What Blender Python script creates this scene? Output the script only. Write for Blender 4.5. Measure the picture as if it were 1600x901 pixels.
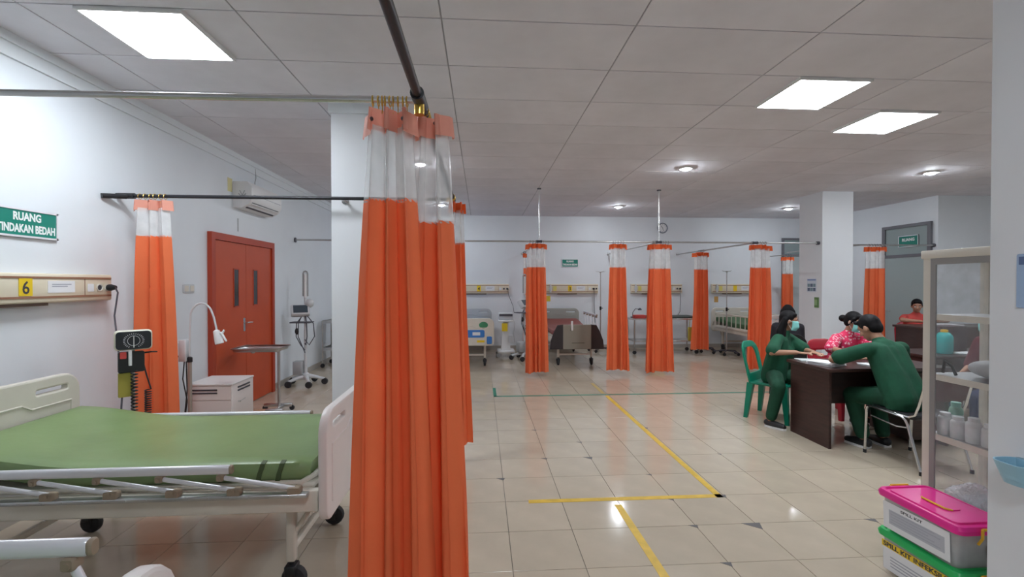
import bpy, bmesh, math, random
from mathutils import Vector, Matrix, Quaternion
for o in list(bpy.data.objects): bpy.data.objects.remove(o)
scene = bpy.context.scene
COL = scene.collection
R = math.radians
# ------------------------------------------------------------------ camera
FPX = 725.0
YAW = math.atan(48 / FPX); PIT = math.atan(7.5 / FPX * math.cos(YAW))
cam_d = bpy.data.cameras.new('camera'); cam = bpy.data.objects.new('camera', cam_d); COL.objects.link(cam)
cam_d.sensor_width = 36; cam_d.lens = 36 * FPX / 1600; cam_d.clip_start = .02
cam.location = (0, 0, 1.55); cam.rotation_euler = (R(90) - PIT, 0, -YAW)
scene.camera = cam
# ------------------------------------------------------------------ world, exposure
w = bpy.data.worlds.new('world'); scene.world = w; w.use_nodes = True
w.node_tree.nodes['Background'].inputs[0].default_value = (.8, .88, 1, 1)
w.node_tree.nodes['Background'].inputs[1].default_value = .3
scene.view_settings.view_transform = 'Standard'; scene.view_settings.look = 'None'
scene.view_settings.gamma = 1; scene.view_settings.use_curve_mapping = False
scene.view_settings.exposure = 1.32
LED_POWER = 15.0; DOWN_POWER = 290.0
LAMP_RGB = (.87, .935, 1.0)
CEIL = 3.15
LX, FY, RX, JY = -3.02, 10.95, 8.25, 7.88      # left wall, far wall, door wall, jog wall
EX, BY = 10.4, -2.6                             # right end and rear of the room

# ------------------------------------------------------------------ materials
MATS = {}
def mat(name, col, rough=.5, metal=0, var=0., scale=8., bump=0., bscale=60., alpha=1., emit=0., spec=.5, trans=0., objvar=0., coat=0., stretch=None):
    if name in MATS: return MATS[name]
    m = bpy.data.materials.new(name); m.use_nodes = True
    nt = m.node_tree; b = nt.nodes['Principled BSDF']
    c = (*col, 1)
    b.inputs['Base Color'].default_value = c
    b.inputs['Roughness'].default_value = rough; b.inputs['Metallic'].default_value = metal
    b.inputs['Specular IOR Level'].default_value = spec
    b.inputs['Coat Weight'].default_value = coat
    if trans: b.inputs['Transmission Weight'].default_value = trans
    if alpha < 1: b.inputs['Alpha'].default_value = alpha
    if emit: b.inputs['Emission Color'].default_value = c; b.inputs['Emission Strength'].default_value = emit
    tc = nt.nodes.new('ShaderNodeTexCoord'); src = tc.outputs['Object']
    if stretch:
        mp = nt.nodes.new('ShaderNodeMapping'); mp.inputs['Scale'].default_value = stretch
        nt.links.new(src, mp.inputs[0]); src = mp.outputs[0]
    last = None
    if var:
        n = nt.nodes.new('ShaderNodeTexNoise'); n.inputs['Scale'].default_value = scale; n.inputs['Detail'].default_value = 5
        nt.links.new(src, n.inputs['Vector'])
        r = nt.nodes.new('ShaderNodeMapRange'); r.inputs[1].default_value = .3; r.inputs[2].default_value = .7
        r.inputs[3].default_value = 1 - var; r.inputs[4].default_value = 1 + var
        nt.links.new(n.outputs['Fac'], r.inputs[0])
        h = nt.nodes.new('ShaderNodeHueSaturation'); h.inputs['Color'].default_value = c
        nt.links.new(r.outputs[0], h.inputs['Value']); last = h.outputs[0]
    if objvar:
        oi = nt.nodes.new('ShaderNodeObjectInfo'); r = nt.nodes.new('ShaderNodeMapRange')
        r.inputs[3].default_value = 1 - objvar; r.inputs[4].default_value = 1 + objvar
        nt.links.new(oi.outputs['Random'], r.inputs[0])
        h = nt.nodes.new('ShaderNodeHueSaturation'); h.inputs['Color'].default_value = c
        if last: nt.links.new(last, h.inputs['Color'])
        nt.links.new(r.outputs[0], h.inputs['Value']); last = h.outputs[0]
    if last: nt.links.new(last, b.inputs['Base Color'])
    if bump:
        n = nt.nodes.new('ShaderNodeTexNoise'); n.inputs['Scale'].default_value = bscale; n.inputs['Detail'].default_value = 4
        nt.links.new(src, n.inputs['Vector'])
        bp = nt.nodes.new('ShaderNodeBump'); bp.inputs['Strength'].default_value = bump; bp.inputs['Distance'].default_value = .01
        nt.links.new(n.outputs['Fac'], bp.inputs['Height']); nt.links.new(bp.outputs[0], b.inputs['Normal'])
    MATS[name] = m; return m

def batik():
    m = mat('batik_cloth', (.75, .03, .12), .8)
    nt = m.node_tree; b = nt.nodes['Principled BSDF']
    tc = nt.nodes.new('ShaderNodeTexCoord')
    v = nt.nodes.new('ShaderNodeTexVoronoi'); v.inputs['Scale'].default_value = 32
    nt.links.new(tc.outputs['Object'], v.inputs['Vector'])
    r = nt.nodes.new('ShaderNodeValToRGB'); e = r.color_ramp.elements
    e[0].position = .28; e[0].color = (.9, .55, .6, 1); e[1].position = .42; e[1].color = (.72, .03, .11, 1)
    nt.links.new(v.outputs['Distance'], r.inputs[0]); nt.links.new(r.outputs[0], b.inputs['Base Color'])
    return m

def film_mat(name, col, fac):
    m = bpy.data.materials.new(name); m.use_nodes = True; nt = m.node_tree
    for n in list(nt.nodes): nt.nodes.remove(n)
    out = nt.nodes.new('ShaderNodeOutputMaterial'); mx = nt.nodes.new('ShaderNodeMixShader')
    t = nt.nodes.new('ShaderNodeBsdfTransparent'); p = nt.nodes.new('ShaderNodeBsdfPrincipled')
    p.inputs['Base Color'].default_value = (*col, 1); p.inputs['Roughness'].default_value = .22
    n = nt.nodes.new('ShaderNodeTexNoise'); n.inputs['Scale'].default_value = 14; tc = nt.nodes.new('ShaderNodeTexCoord')
    nt.links.new(tc.outputs['Object'], n.inputs['Vector'])
    r = nt.nodes.new('ShaderNodeMapRange'); r.inputs[3].default_value = fac - .1; r.inputs[4].default_value = fac + .1
    nt.links.new(n.outputs['Fac'], r.inputs[0]); nt.links.new(r.outputs[0], mx.inputs[0])
    nt.links.new(t.outputs[0], mx.inputs[1]); nt.links.new(p.outputs[0], mx.inputs[2]); nt.links.new(mx.outputs[0], out.inputs[0])
    MATS[name] = m; return m

def cloth_mat(name, col, tr):
    m = bpy.data.materials.new(name); m.use_nodes = True; nt = m.node_tree
    for n in list(nt.nodes): nt.nodes.remove(n)
    out = nt.nodes.new('ShaderNodeOutputMaterial'); mx = nt.nodes.new('ShaderNodeMixShader'); mx.inputs[0].default_value = tr
    p = nt.nodes.new('ShaderNodeBsdfPrincipled'); t = nt.nodes.new('ShaderNodeBsdfTranslucent')
    p.inputs['Roughness'].default_value = .6; p.inputs['Specular IOR Level'].default_value = .3
    n = nt.nodes.new('ShaderNodeTexNoise'); n.inputs['Scale'].default_value = 3; n.inputs['Detail'].default_value = 4; tc = nt.nodes.new('ShaderNodeTexCoord')
    nt.links.new(tc.outputs['Object'], n.inputs['Vector'])
    r = nt.nodes.new('ShaderNodeMapRange'); r.inputs[3].default_value = .9; r.inputs[4].default_value = 1.1
    nt.links.new(n.outputs['Fac'], r.inputs[0])
    h = nt.nodes.new('ShaderNodeHueSaturation'); h.inputs['Color'].default_value = (*col, 1); nt.links.new(r.outputs[0], h.inputs['Value'])
    nt.links.new(h.outputs[0], p.inputs['Base Color']); nt.links.new(h.outputs[0], t.inputs['Color'])
    n2 = nt.nodes.new('ShaderNodeTexNoise'); n2.inputs['Scale'].default_value = 25; bp = nt.nodes.new('ShaderNodeBump'); bp.inputs['Strength'].default_value = .12; bp.inputs['Distance'].default_value = .02
    nt.links.new(tc.outputs['Object'], n2.inputs['Vector']); nt.links.new(n2.outputs['Fac'], bp.inputs['Height']); nt.links.new(bp.outputs[0], p.inputs['Normal'])
    nt.links.new(p.outputs[0], mx.inputs[1]); nt.links.new(t.outputs[0], mx.inputs[2]); nt.links.new(mx.outputs[0], out.inputs[0])
    MATS[name] = m; return m

wall_m = mat('wall_paint', (.76, .80, .84), .42, var=.02, scale=2, bump=.04, bscale=30)
warmwall_m = mat('column_paint', (.76, .78, .81), .45, var=.02, scale=2)
trim_m = mat('trim_white', (.78, .82, .85), .5)
ceil_m = mat('ceiling_panel', (.77, .76, .81), .8, var=.05, scale=3, objvar=.025)
ceilgap_m = mat('ceiling_joint', (.42, .42, .45), .9)
tile_m = mat('floor_tile', (.54, .46, .36), .12, var=.05, scale=5, objvar=.035, bump=.012, bscale=9)
grout_m = mat('grout', (.20, .18, .16), .8, var=.2, scale=3)
chip_m = mat('chip', (.13, .12, .12), .7)
skirt_m = mat('skirting', (.42, .39, .35), .35)
yellow_m = mat('yellow_tape', (.72, .47, .06), .4, var=.12, scale=12)
greentape_m = mat('green_tape', (.01, .22, .14), .4)
chrome_m = mat('chrome', (.72, .72, .72), .22, 1)
steel_m = mat('steel', (.55, .55, .55), .32, 1, var=.1)
dsteel_m = mat('dark_steel', (.10, .10, .12), .4, .6)
black_m = mat('black_plastic', (.015, .015, .018), .4)
railblack_m = mat('rail_black', (.022, .022, .027), .38, .3)
rubber_m = mat('rubber', (.025, .025, .028), .7)
gold_m = mat('gold', (.78, .52, .12), .28, 1)
cream_m = mat('cream_plastic', (.70, .66, .58), .4, var=.03)
creamd_m = mat('cream_metal', (.72, .67, .59), .42, var=.04)
white_m = mat('white_plastic', (.80, .80, .80), .4)
pinkw_m = mat('bed_end_white', (.78, .73, .71), .4, var=.02)
alu_m = mat('aluminium', (.80, .80, .84), .32, .25)
brownp_m = mat('pivot_plastic', (.32, .25, .18), .5)
green_m = mat('green_vinyl', (.215, .31, .13), .36, var=.10, scale=3, bump=.25, bscale=7)
strap_m = mat('strap_dark', (.06, .09, .03), .6)
orange_m = cloth_mat('orange_cloth', (.96, .22, .085), .27)
pinkband_m = cloth_mat('header_band', (.92, .42, .32), .3)
orangeband_m = cloth_mat('header_orange', (.90, .17, .05), .25)
film_m = film_mat('clear_film', (.88, .87, .86), .50)
door_m = mat('orange_door', (.52, .075, .022), .42, var=.05, scale=3)
doord_m = mat('orange_door_frame', (.42, .05, .018), .42)
dark_glass = mat('dark_glass', (.03, .03, .035), .12)
teal_m = mat('teal_grey_board', (.30, .37, .37), .5)
dframe_m = mat('grey_frame', (.16, .16, .18), .5)
signg_m = mat('sign_green', (.0, .21, .155), .35)
ygreen = mat('yellow_card', (.85, .60, .02), .5)
paper_m = mat('paper', (.82, .83, .85), .7)
ink_m = mat('ink', (.05, .05, .06), .7)
greyink_m = mat('grey_print', (.42, .44, .50), .7)
panelc_m = mat('panel_cream', (.74, .67, .52), .42)
panelb_m = mat('panel_brown', (.30, .15, .09), .45)
wood_m = mat('dark_wood', (.045, .017, .014), .35, var=.25, scale=6, stretch=(1, 1, 8))
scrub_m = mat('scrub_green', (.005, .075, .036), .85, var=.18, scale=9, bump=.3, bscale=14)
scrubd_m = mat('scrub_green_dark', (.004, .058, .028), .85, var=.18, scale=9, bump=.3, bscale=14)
skin_m = mat('skin', (.42, .22, .14), .55, var=.06)
hair_m = mat('black_hair', (.006, .005, .006), .6, spec=.2)
maskm = mat('surgical_mask', (.28, .72, .68), .8)
jeans_m = mat('jeans', (.03, .05, .13), .85, var=.2)
maroon_m = mat('maroon_cloth', (.11, .012, .022), .85, var=.15)
coral_m = mat('coral_cloth', (.55, .07, .06), .85, var=.15)
batik_m = batik()
gplast_m = mat('green_chair_plastic', (.0, .22, .13), .35)
rplast_m = mat('red_chair_plastic', (.36, .01, .025), .35)
glass_m = film_mat('cabinet_glass', (.55, .58, .60), .10)
glass_m.node_tree.nodes['Principled BSDF'].inputs['Roughness'].default_value = .05
pinklid_m = mat('pink_lid', (.85, .02, .30), .3)
greenlid_m = mat('green_lid', (.02, .48, .12), .3)
tub_m = film_mat('clear_tub', (.72, .73, .74), .5)
bag_m = film_mat('clear_bag', (.85, .86, .9), .45)
yclip_m = mat('yellow_clip', (.85, .50, .03), .4)
blue_m = mat('bed_blue', (.05, .22, .62), .4)
bluep_m = mat('pale_blue', (.32, .55, .68), .4)
bluepap_m = mat('blue_poster', (.35, .48, .68), .6)
olive_m = mat('olive_plastic', (.30, .29, .24), .45)
dbrown_m = mat('dark_bed_end', (.035, .028, .03), .45)
grey_m = mat('grey_plastic', (.40, .41, .42), .45)
pgrey_m = mat('pale_grey_plastic', (.62, .64, .66), .45)
lime_m = mat('lime_pouch', (.46, .40, .07), .6)
tealj_m = mat('teal_liquid', (.0, .42, .42), .25)
white_ink = mat('white_letter', (.85, .88, .88), .5)

# ------------------------------------------------------------------ mesh builder
def frame_from(d):
    d = d.normalized(); a = Vector((0, 0, 1)) if abs(d.z) < .95 else Vector((1, 0, 0))
    x = d.cross(a).normalized(); y = x.cross(d).normalized()     # right-handed frame x, y, d
    return x, -y, d
class MB:
    def __init__(s): s.v = []; s.f = []
    def add(s, vs, fs):
        o = len(s.v); s.v += [Vector(p) for p in vs]; s.f += [tuple(i + o for i in q) for q in fs]; return s
    def box(s, x0, x1, y0, y1, z0, z1):
        return s.add([(x0,y0,z0),(x1,y0,z0),(x1,y1,z0),(x0,y1,z0),(x0,y0,z1),(x1,y0,z1),(x1,y1,z1),(x0,y1,z1)],
                     [(0,3,2,1),(4,5,6,7),(0,1,5,4),(1,2,6,5),(2,3,7,6),(3,0,4,7)])
    def rbox(s, x0, x1, y0, y1, z0, z1, r=.01, n=3, axis='z'):
        # box with rounded edges around one axis and small chamfers on the ends
        ax = {'z': (0,1,2), 'y': (0,2,1), 'x': (1,2,0)}[axis]
        lo = (x0,y0,z0); hi = (x1,y1,z1)
        a0,a1 = lo[ax[0]],hi[ax[0]]; b0,b1 = lo[ax[1]],hi[ax[1]]; c0,c1 = lo[ax[2]],hi[ax[2]]
        r = min(r, (a1-a0)*.49, (b1-b0)*.49); ch = min(r*.5, (c1-c0)*.3)
        def ring(ins, c):
            pts = []
            for (cx,cy,t0) in ((a1-r,b1-r,0),(a0+r,b1-r,90),(a0+r,b0+r,180),(a1-r,b0+r,270)):
                for k in range(n+1):
                    t = R(t0+90*k/n); q = [0,0,0]; q[ax[0]] = cx+(r-ins)*math.cos(t); q[ax[1]] = cy+(r-ins)*math.sin(t); q[ax[2]] = c
                    pts.append(tuple(q))
            return pts
        rings = [ring(ch*.8, c0), ring(0, c0+ch), ring(0, c1-ch), ring(ch*.8, c1)]
        return s.loft(rings, True)
    def loft(s, rings, cap=True, closed=True):
        n = len(rings[0]); vs = [p for r_ in rings for p in r_]; fs = []
        for i in range(len(rings)-1):
            for j in range(n if closed else n-1):
                k = (j+1) % n; fs.append((i*n+j, i*n+k, (i+1)*n+k, (i+1)*n+j))
        if cap: fs.append(tuple(range(n-1,-1,-1))); fs.append(tuple((len(rings)-1)*n+j for j in range(n)))
        return s.add(vs, fs)
    def cyl(s, p0, p1, r, r1=None, n=12, cap=True):
        p0 = Vector(p0); p1 = Vector(p1); r1 = r if r1 is None else r1
        x,y,d = frame_from(p1-p0)
        rg = [[p+(x*math.cos(2*math.pi*k/n)+y*math.sin(2*math.pi*k/n))*q for k in range(n)] for p,q in ((p0,r),(p1,r1))]
        return s.loft(rg, cap)
    def tube(s, pts, r, n=8):
        pts = [Vector(p) for p in pts]; rings = []
        t = (pts[1]-pts[0]).normalized(); x,y,_ = frame_from(t)
        for i,p in enumerate(pts):
            a = pts[max(i-1,0)]; b = pts[min(i+1,len(pts)-1)]; tt = (b-a).normalized()
            q = t.rotation_difference(tt); x = q @ x; y = q @ y; t = tt
            rr = r[i] if isinstance(r,(list,tuple)) else r
            rings.append([p+(x*math.cos(2*math.pi*k/n)+y*math.sin(2*math.pi*k/n))*rr for k in range(n)])
        return s.loft(rings, True)
    def lathe(s, prof, c=(0,0,0), n=16, axis='z'):
        c = Vector(c); rings = []
        for r,h in prof:
            rg = []
            for k in range(n):
                t = 2*math.pi*k/n; a,b = max(r,.0004)*math.cos(t), max(r,.0004)*math.sin(t)
                rg.append(c+Vector({'z':(a,b,h),'y':(a,-h,b),'x':(h,a,b)}[axis]))
            rings.append(rg)
        return s.loft(rings, True)
    def ell(s, c, rad, rot=None, n=14, m=9):
        c = Vector(c); rings = []; rot = rot or Matrix.Identity(3)
        for i in range(m+1):
            t = math.pi*i/m; t = min(max(t,.02),math.pi-.02)
            rings.append([c+rot @ Vector((rad[0]*math.sin(t)*math.cos(2*math.pi*k/n), rad[1]*math.sin(t)*math.sin(2*math.pi*k/n), -rad[2]*math.cos(t))) for k in range(n)])
        return s.loft(rings, True)
    def cap(s, p0, p1, r0, r1=None, n=12):                 # tapered capsule
        p0 = Vector(p0); p1 = Vector(p1); r1 = r0 if r1 is None else r1
        x,y,d = frame_from(p1-p0); rings = []
        for c,r,rng in ((p0,r0,(-85,-55,-25,0)),(p1,r1,(0,25,55,85))):
            for a in rng:
                t = R(a); rings.append([c+d*r*math.sin(t)+(x*math.cos(2*math.pi*k/n)+y*math.sin(2*math.pi*k/n))*r*math.cos(t) for k in range(n)])
        return s.loft(rings, True)
    def torus(s, c, R0, r, axis='x', n=16, m=6, a0=0, a1=360):
        c = Vector(c); rings = []; full = abs(a1-a0) >= 360; cnt = n if full else n+1
        for i in range(cnt):
            t = R(a0+(a1-a0)*i/n); rg = []
            for k in range(m):
                u = 2*math.pi*k/m; q = R0+r*math.cos(u); h = r*math.sin(u); a,b = q*math.cos(t), q*math.sin(t)
                rg.append(c+Vector({'x':(h,a,b),'y':(a,h,b),'z':(a,b,h)}[axis]))
            rings.append(rg)
        if full: rings.append(rings[0])
        return s.loft(rings, not full)
    def prism(s, poly, h0, h1, axis='y'):
        def P(a,b,h): return {'y':(a,h,b),'x':(h,a,b),'z':(a,b,h)}[axis]
        return s.loft([[P(a,b,h0) for a,b in poly],[P(a,b,h1) for a,b in poly]], True)
    def grid(s, fn, nu, nv):
        vs = [fn(i/nu, j/nv) for j in range(nv+1) for i in range(nu+1)]
        fs = [(j*(nu+1)+i, j*(nu+1)+i+1, (j+1)*(nu+1)+i+1, (j+1)*(nu+1)+i) for j in range(nv) for i in range(nu)]
        return s.add(vs, fs)
    def xf(s, M):
        s.v = [M @ p for p in s.v]; return s
    def mesh(s, name):
        me = bpy.data.meshes.new(name); me.from_pydata([tuple(p) for p in s.v], [], s.f)
        bm = bmesh.new(); bm.from_mesh(me); bmesh.ops.recalc_face_normals(bm, faces=bm.faces); bm.to_mesh(me); bm.free()
        return me
    def build(s, name, m, parent=None, smooth=False):
        return link(name, s.mesh(name), m, parent, smooth)
def link(name, me, m, parent=None, smooth=False):
    if m and not me.materials: me.materials.append(m)
    if smooth:
        me.polygons.foreach_set('use_smooth', [True]*len(me.polygons))
        if smooth != 'full':
            try: me.set_sharp_from_angle(angle=R(38))
            except Exception: pass
    o = bpy.data.objects.new(name, me); COL.objects.link(o)
    if parent: o.parent = parent
    return o
def thing(name, label, cat, loc=(0,0,0), rz=0, group=None):
    o = bpy.data.objects.new(name, None); COL.objects.link(o); o.empty_display_size = .1
    o.location = loc; o.rotation_euler = (0, 0, R(rz)); o['label'] = label; o['category'] = cat
    if group: o['group'] = group
    return o
def tag(o, label, cat, group=None):
    o['label'] = label; o['category'] = cat
    if group: o['group'] = group
    return o
def struct(o, label=None):
    o['kind'] = 'structure'
    if label: o['label'] = label
    return o
def kids(o): return [c for c in bpy.data.objects if c.parent == o]
def copy_tree(o, parent=None):
    c = o.copy(); COL.objects.link(c); c.parent = parent
    for k in kids(o): copy_tree(k, c)
    return c
def evaluated(tmp):
    dg = bpy.context.evaluated_depsgraph_get(); me = bpy.data.meshes.new_from_object(tmp.evaluated_get(dg))
    return me
def remesh(mb, voxel, name, smooth=6):
    me = mb.mesh(name); o = bpy.data.objects.new('tmp', me); COL.objects.link(o)
    md = o.modifiers.new('r', 'REMESH'); md.mode = 'VOXEL'; md.voxel_size = voxel
    if smooth: sm = o.modifiers.new('s', 'SMOOTH'); sm.iterations = smooth; sm.factor = .5
    out = evaluated(o); bpy.data.objects.remove(o); bpy.data.meshes.remove(me); out.name = name
    return out
def plate(outs, th, bev=.004, name='plate'):
    """flat plate in local xz with holes (outs[0] outline, rest holes), thickness along y"""
    cu = bpy.data.curves.new('t', 'CURVE'); cu.dimensions = '2D'; cu.fill_mode = 'BOTH'; cu.extrude = max(th/2-bev, .0005); cu.bevel_depth = bev; cu.bevel_resolution = 1
    for pl in outs:
        sp = cu.splines.new('POLY'); sp.points.add(len(pl)-1); sp.use_cyclic_u = True
        for i,(a,b) in enumerate(pl): sp.points[i].co = (a,b,0,1)
    o = bpy.data.objects.new('tmp', cu); COL.objects.link(o); me = evaluated(o)
    bpy.data.objects.remove(o); bpy.data.curves.remove(cu)
    me.transform(Matrix.Rotation(R(90), 4, 'X')); me.name = name
    return me
def rrect(x0, x1, z0, z1, r=.03, n=4, rs=None):
    rs = rs or (r,r,r,r); pts = []            # corner radii: top right, top left, bottom left, bottom right
    for (cx,cz,t0,q,sx,sz) in ((x1,z1,0,rs[0],-1,-1),(x0,z1,90,rs[1],1,-1),(x0,z0,180,rs[2],1,1),(x1,z0,270,rs[3],-1,1)):
        for k in range(n+1):
            t = R(t0+90*k/n); pts.append((cx+sx*q+q*math.cos(t), cz+sz*q+q*math.sin(t)))
    return pts
def lettering(txt, cx, cz, wd, ht, y, m, parent, name='lettering', bold=.0, th=.0015):
    """text facing local -y, fitted in wd x ht around cx, cz"""
    cu = bpy.data.curves.new('t', 'FONT'); cu.body = txt; cu.align_x = 'CENTER'; cu.offset = bold; cu.extrude = .01; cu.resolution_u = 3
    o = bpy.data.objects.new('tmp', cu); COL.objects.link(o); me = evaluated(o); bpy.data.objects.remove(o); bpy.data.curves.remove(cu)
    xs = [v.co.x for v in me.vertices]; ys = [v.co.y for v in me.vertices]
    sx = wd/(max(xs)-min(xs)); sy = ht/(max(ys)-min(ys)); mx = (max(xs)+min(xs))/2; my = (max(ys)+min(ys))/2
    for v in me.vertices: v.co = Vector(((v.co.x-mx)*sx+cx, y-(v.co.z+.01)/.02*th, (v.co.y-my)*sy+cz))
    return link(name, me, m, parent)
# ================================================================== setting
def to_px(x, y, z):
    v = Vector((x, y, z-1.55)); cy, sy, cp, sp = math.cos(YAW), math.sin(YAW), math.cos(PIT), math.sin(PIT)
    rx = v.x*cy - v.y*sy; f0 = v.x*sy + v.y*cy; w_ = f0*cp - v.z*sp; u_ = f0*sp + v.z*cp
    return (800+FPX*rx/w_, 450.5-FPX*u_/w_, w_) if w_ > .05 else (-9999, -9999, w_)
floor = struct(MB().box(LX-.2, EX+.2, BY-.2, FY+.2, -.12, -.004).build('floor', grout_m))
TS = .4; GAP = .0035
tile_me = MB().rbox(GAP/2, TS-GAP/2, GAP/2, TS-GAP/2, -.01, 0, .0015, 1).mesh('tile'); tile_me.materials.append(tile_m)
rest = MB(); nt_ = 0
ix0 = math.floor((LX-.17)/TS); ix1 = math.ceil((EX-.17)/TS); iy0 = math.floor((BY-2.48)/TS); iy1 = math.ceil((FY-2.48)/TS)
cand = []
for i in range(ix0, ix1):
    for j in range(iy0, iy1):
        x = .17+i*TS; y = 2.48+j*TS; p = to_px(x+.2, y+.2, 0)
        vis = p[2] > .3 and -60 < p[0] < 1560 and 440 < p[1] < 960 and y < 7.2
        cand.append((not vis, p[2], x, y))
cand.sort()
for k, (nv, d_, x, y) in enumerate(cand):
    if not nv and k < 295:
        o = bpy.data.objects.new('tile', tile_me); COL.objects.link(o); o.parent = floor; o.location = (x, y, 0)
    else: rest.box(x+GAP/2, x+TS-GAP/2, y+GAP/2, y+TS-GAP/2, -.01, 0)
o = rest.build('tile_field', tile_m, floor); o['kind'] = 'stuff'
# chipped dark tile corners
rnd = random.Random(4)
for px, pz, s in ((838,673,.05),(906,694,.06),(846,718,.05),(928,714,.09),(1021,747,.05),(788,748,.06),(1009,669,.05),(1051,782,.07),(1138,780,.05),(1083,829,.06),(1180,816,.1),(1141,890,.06),(955,672,.03),(1115,710,.04),(820,631,.03),(1340,820,.05),(1084,886,.03)):
    # pixel to floor, snapped to the closest joint crossing
    dx, dz = (px-800)/FPX, (450.5-pz)/FPX
    cy, sy, cp, sp = math.cos(YAW), math.sin(YAW), math.cos(PIT), math.sin(PIT)
    fx = cp+dz*sp; vz = -sp+dz*cp; vx = dx*cy+fx*sy; vy = -dx*sy+fx*cy
    t = -1.55/vz; x, y = vx*t, vy*t
    x = .17+round((x-.17)/TS)*TS; y = 2.48+round((y-2.48)/TS)*TS
    a = s*(.7+.6*rnd.random())
    MB().prism([(x-a*.9,y+.002),(x+a*.3,y+.003),(x+.004,y-a*.75)], .0002, .0012, 'z').build('chipped_corner', chip_m, floor)

ceiling = struct(MB().box(LX-.2, EX+.2, BY-.2, FY+.2, CEIL+.006, CEIL+.2).build('ceiling', ceilgap_m))
pw, pd = 1.2, .605
pan_me = MB().rbox(.005, pw-.005, .005, pd-.005, CEIL, CEIL+.012, .002, 1).mesh('panel'); pan_me.materials.append(ceil_m)
for i in range(-3, 9):
    for j in range(-9, 14):
        x = -.24+i*pw; y = 2.84+j*pd
        o = bpy.data.objects.new('panel', pan_me); COL.objects.link(o); o.parent = ceiling; o.location = (x, y, 0)

def wall(name, x0, x1, y0, y1, label, m=wall_m, z1=CEIL+.02): return struct(MB().box(x0, x1, y0, y1, -.02, z1).build(name, m), label)
wall('wall_left', LX-.2, LX, BY-.2, FY+.2, 'long white painted wall with the orange double door')
wall('wall_far', LX, RX+.2, FY, FY+.2, 'white far wall behind the row of bed bays')
wall('wall_right', RX, RX+.2, JY, FY, 'white wall with the grey framed doorway')
wall('wall_jog', RX+.2, EX+.2, JY, JY+.2, 'grey white wall face beside the grey doorway')
wall('wall_end', EX, EX+.2, BY-.2, JY, 'white wall at the right end of the ward')
wall('wall_rear', LX, EX, BY-.2, BY, 'white wall behind the first bed bays')
def baseboard(name, x0, x1, y0, y1): struct(MB().box(x0, x1, y0, y1, 0, .09).build(name, skirt_m))
baseboard('baseboard_left', LX, LX+.012, BY, 5.33); baseboard('baseboard_left', LX, LX+.012, 6.93, FY)
baseboard('baseboard_far', LX, 7.2, FY-.012, FY)
# plaster cove along the left wall: two stepped bands
struct(MB().box(LX, LX+.035, BY, FY, CEIL-.06, CEIL).build('trim_1', trim_m)); struct(MB().box(LX, LX+.018, BY, FY, CEIL-.15, CEIL-.06).build('trim_2', trim_m))
# columns
def column(x0, x1, y0, y1, label, m=warmwall_m, cap=True):
    c = struct(MB().box(x0, x1, y0, y1, 0, CEIL+.01).build('column', m), label)
    if cap:
        MB().box(x0-.02, x1+.02, y0-.02, y1+.02, CEIL-.1, CEIL).build('capital', trim_m, c)
    return c
column(-1.32, -.76, 4.2, 4.8, 'white square column beside the big orange corner curtain')
column(5.9, 6.46, 7.68, 8.26, 'white square column with the blue infographic', cap=False)
column(2.0, 2.46, -.4, 1.70, 'wide white column in front of the glass cabinet', cap=False)

# floor tape
def tape(pts, wd, m, label):
    mb = MB()
    for (a, b) in zip(pts, pts[1:]):
        a = Vector((*a, 0)); b = Vector((*b, 0)); d = (b-a).normalized(); n = Vector((-d.y, d.x, 0))*wd/2; e = d*wd/2
        mb.prism([tuple((a-e+n)[:2]), tuple((a-e-n)[:2]), tuple((b+e-n)[:2]), tuple((b+e+n)[:2])], .0003, .0016, 'z')
    return tag(mb.build('floor_tape', m), label, 'floor tape')
tape([(.36, 3.27), (1.73, 3.27), (1.73, 6.28)], .05, yellow_m, 'yellow tape angle marking a bay on the floor tiles')
tape([(.98, 1.6), (.955, 3.16)], .05, yellow_m, 'short straight yellow tape strip inside the taped floor corner')
tape([(.19, 6.86), (.19, 6.37), (4.3, 6.37)], .045, greentape_m, 'long green tape line with a short hooked end on floor')
tape([(1.72, 6.46), (1.72, 7.1)], .05, mat('worn_tape', (.50, .36, .12), .5), 'faded yellow tape stub beyond the green line')

# ================================================================== lights
def led(x, y, label, grp=None):
    t = thing('ceiling_light', label, 'ceiling light', (x, y, CEIL), 0, 'square ceiling light panels')
    f = MB(); a, b = .30, .285
    for q in ((-a, a, -a, -b), (-a, a, b, a), (-a, -b, -b, b), (b, a, -b, b)): f.box(*q, -.022, 0)
    f.build('frame', white_m, t)
    MB().box(-b, b, -b, b, -.016, -.002).build('diffuser', mat('led_diffuser', LAMP_RGB, .5, emit=LED_POWER), t)
led(-2.04, 3.14, 'square light panel above the green bed')
led(2.76, 3.745, 'square light panel above the yellow floor tape corner')
led(3.96, 4.35, 'square light panel above the dark desk')
for x, y, l in ((.36, -.49, 'unseen square light panel added over the rear aisle'), (7.56, 4.35, 'unseen square light panel added over the right end of the ward'), (7.56, .11, 'unseen square light panel added over the rear right corner')): led(x, y, l)  # unseen panels added for light; the rear aisle one brightens the wide column
def down(x, y, label):
    t = thing('downlight', label, 'downlight', (x, y, CEIL), 0, 'round ceiling downlights')
    MB().lathe([(.055, -.02), (.085, -.02), (.09, -.008), (.09, 0), (.055, 0), (.055, -.02)], n=20).build('trim_ring', white_m, t, True)
    MB().ell((0, 0, -.012), (.054, .054, .03)).build('bulb', mat('downlight_bulb', LAMP_RGB, .5, emit=DOWN_POWER), t, True)
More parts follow.
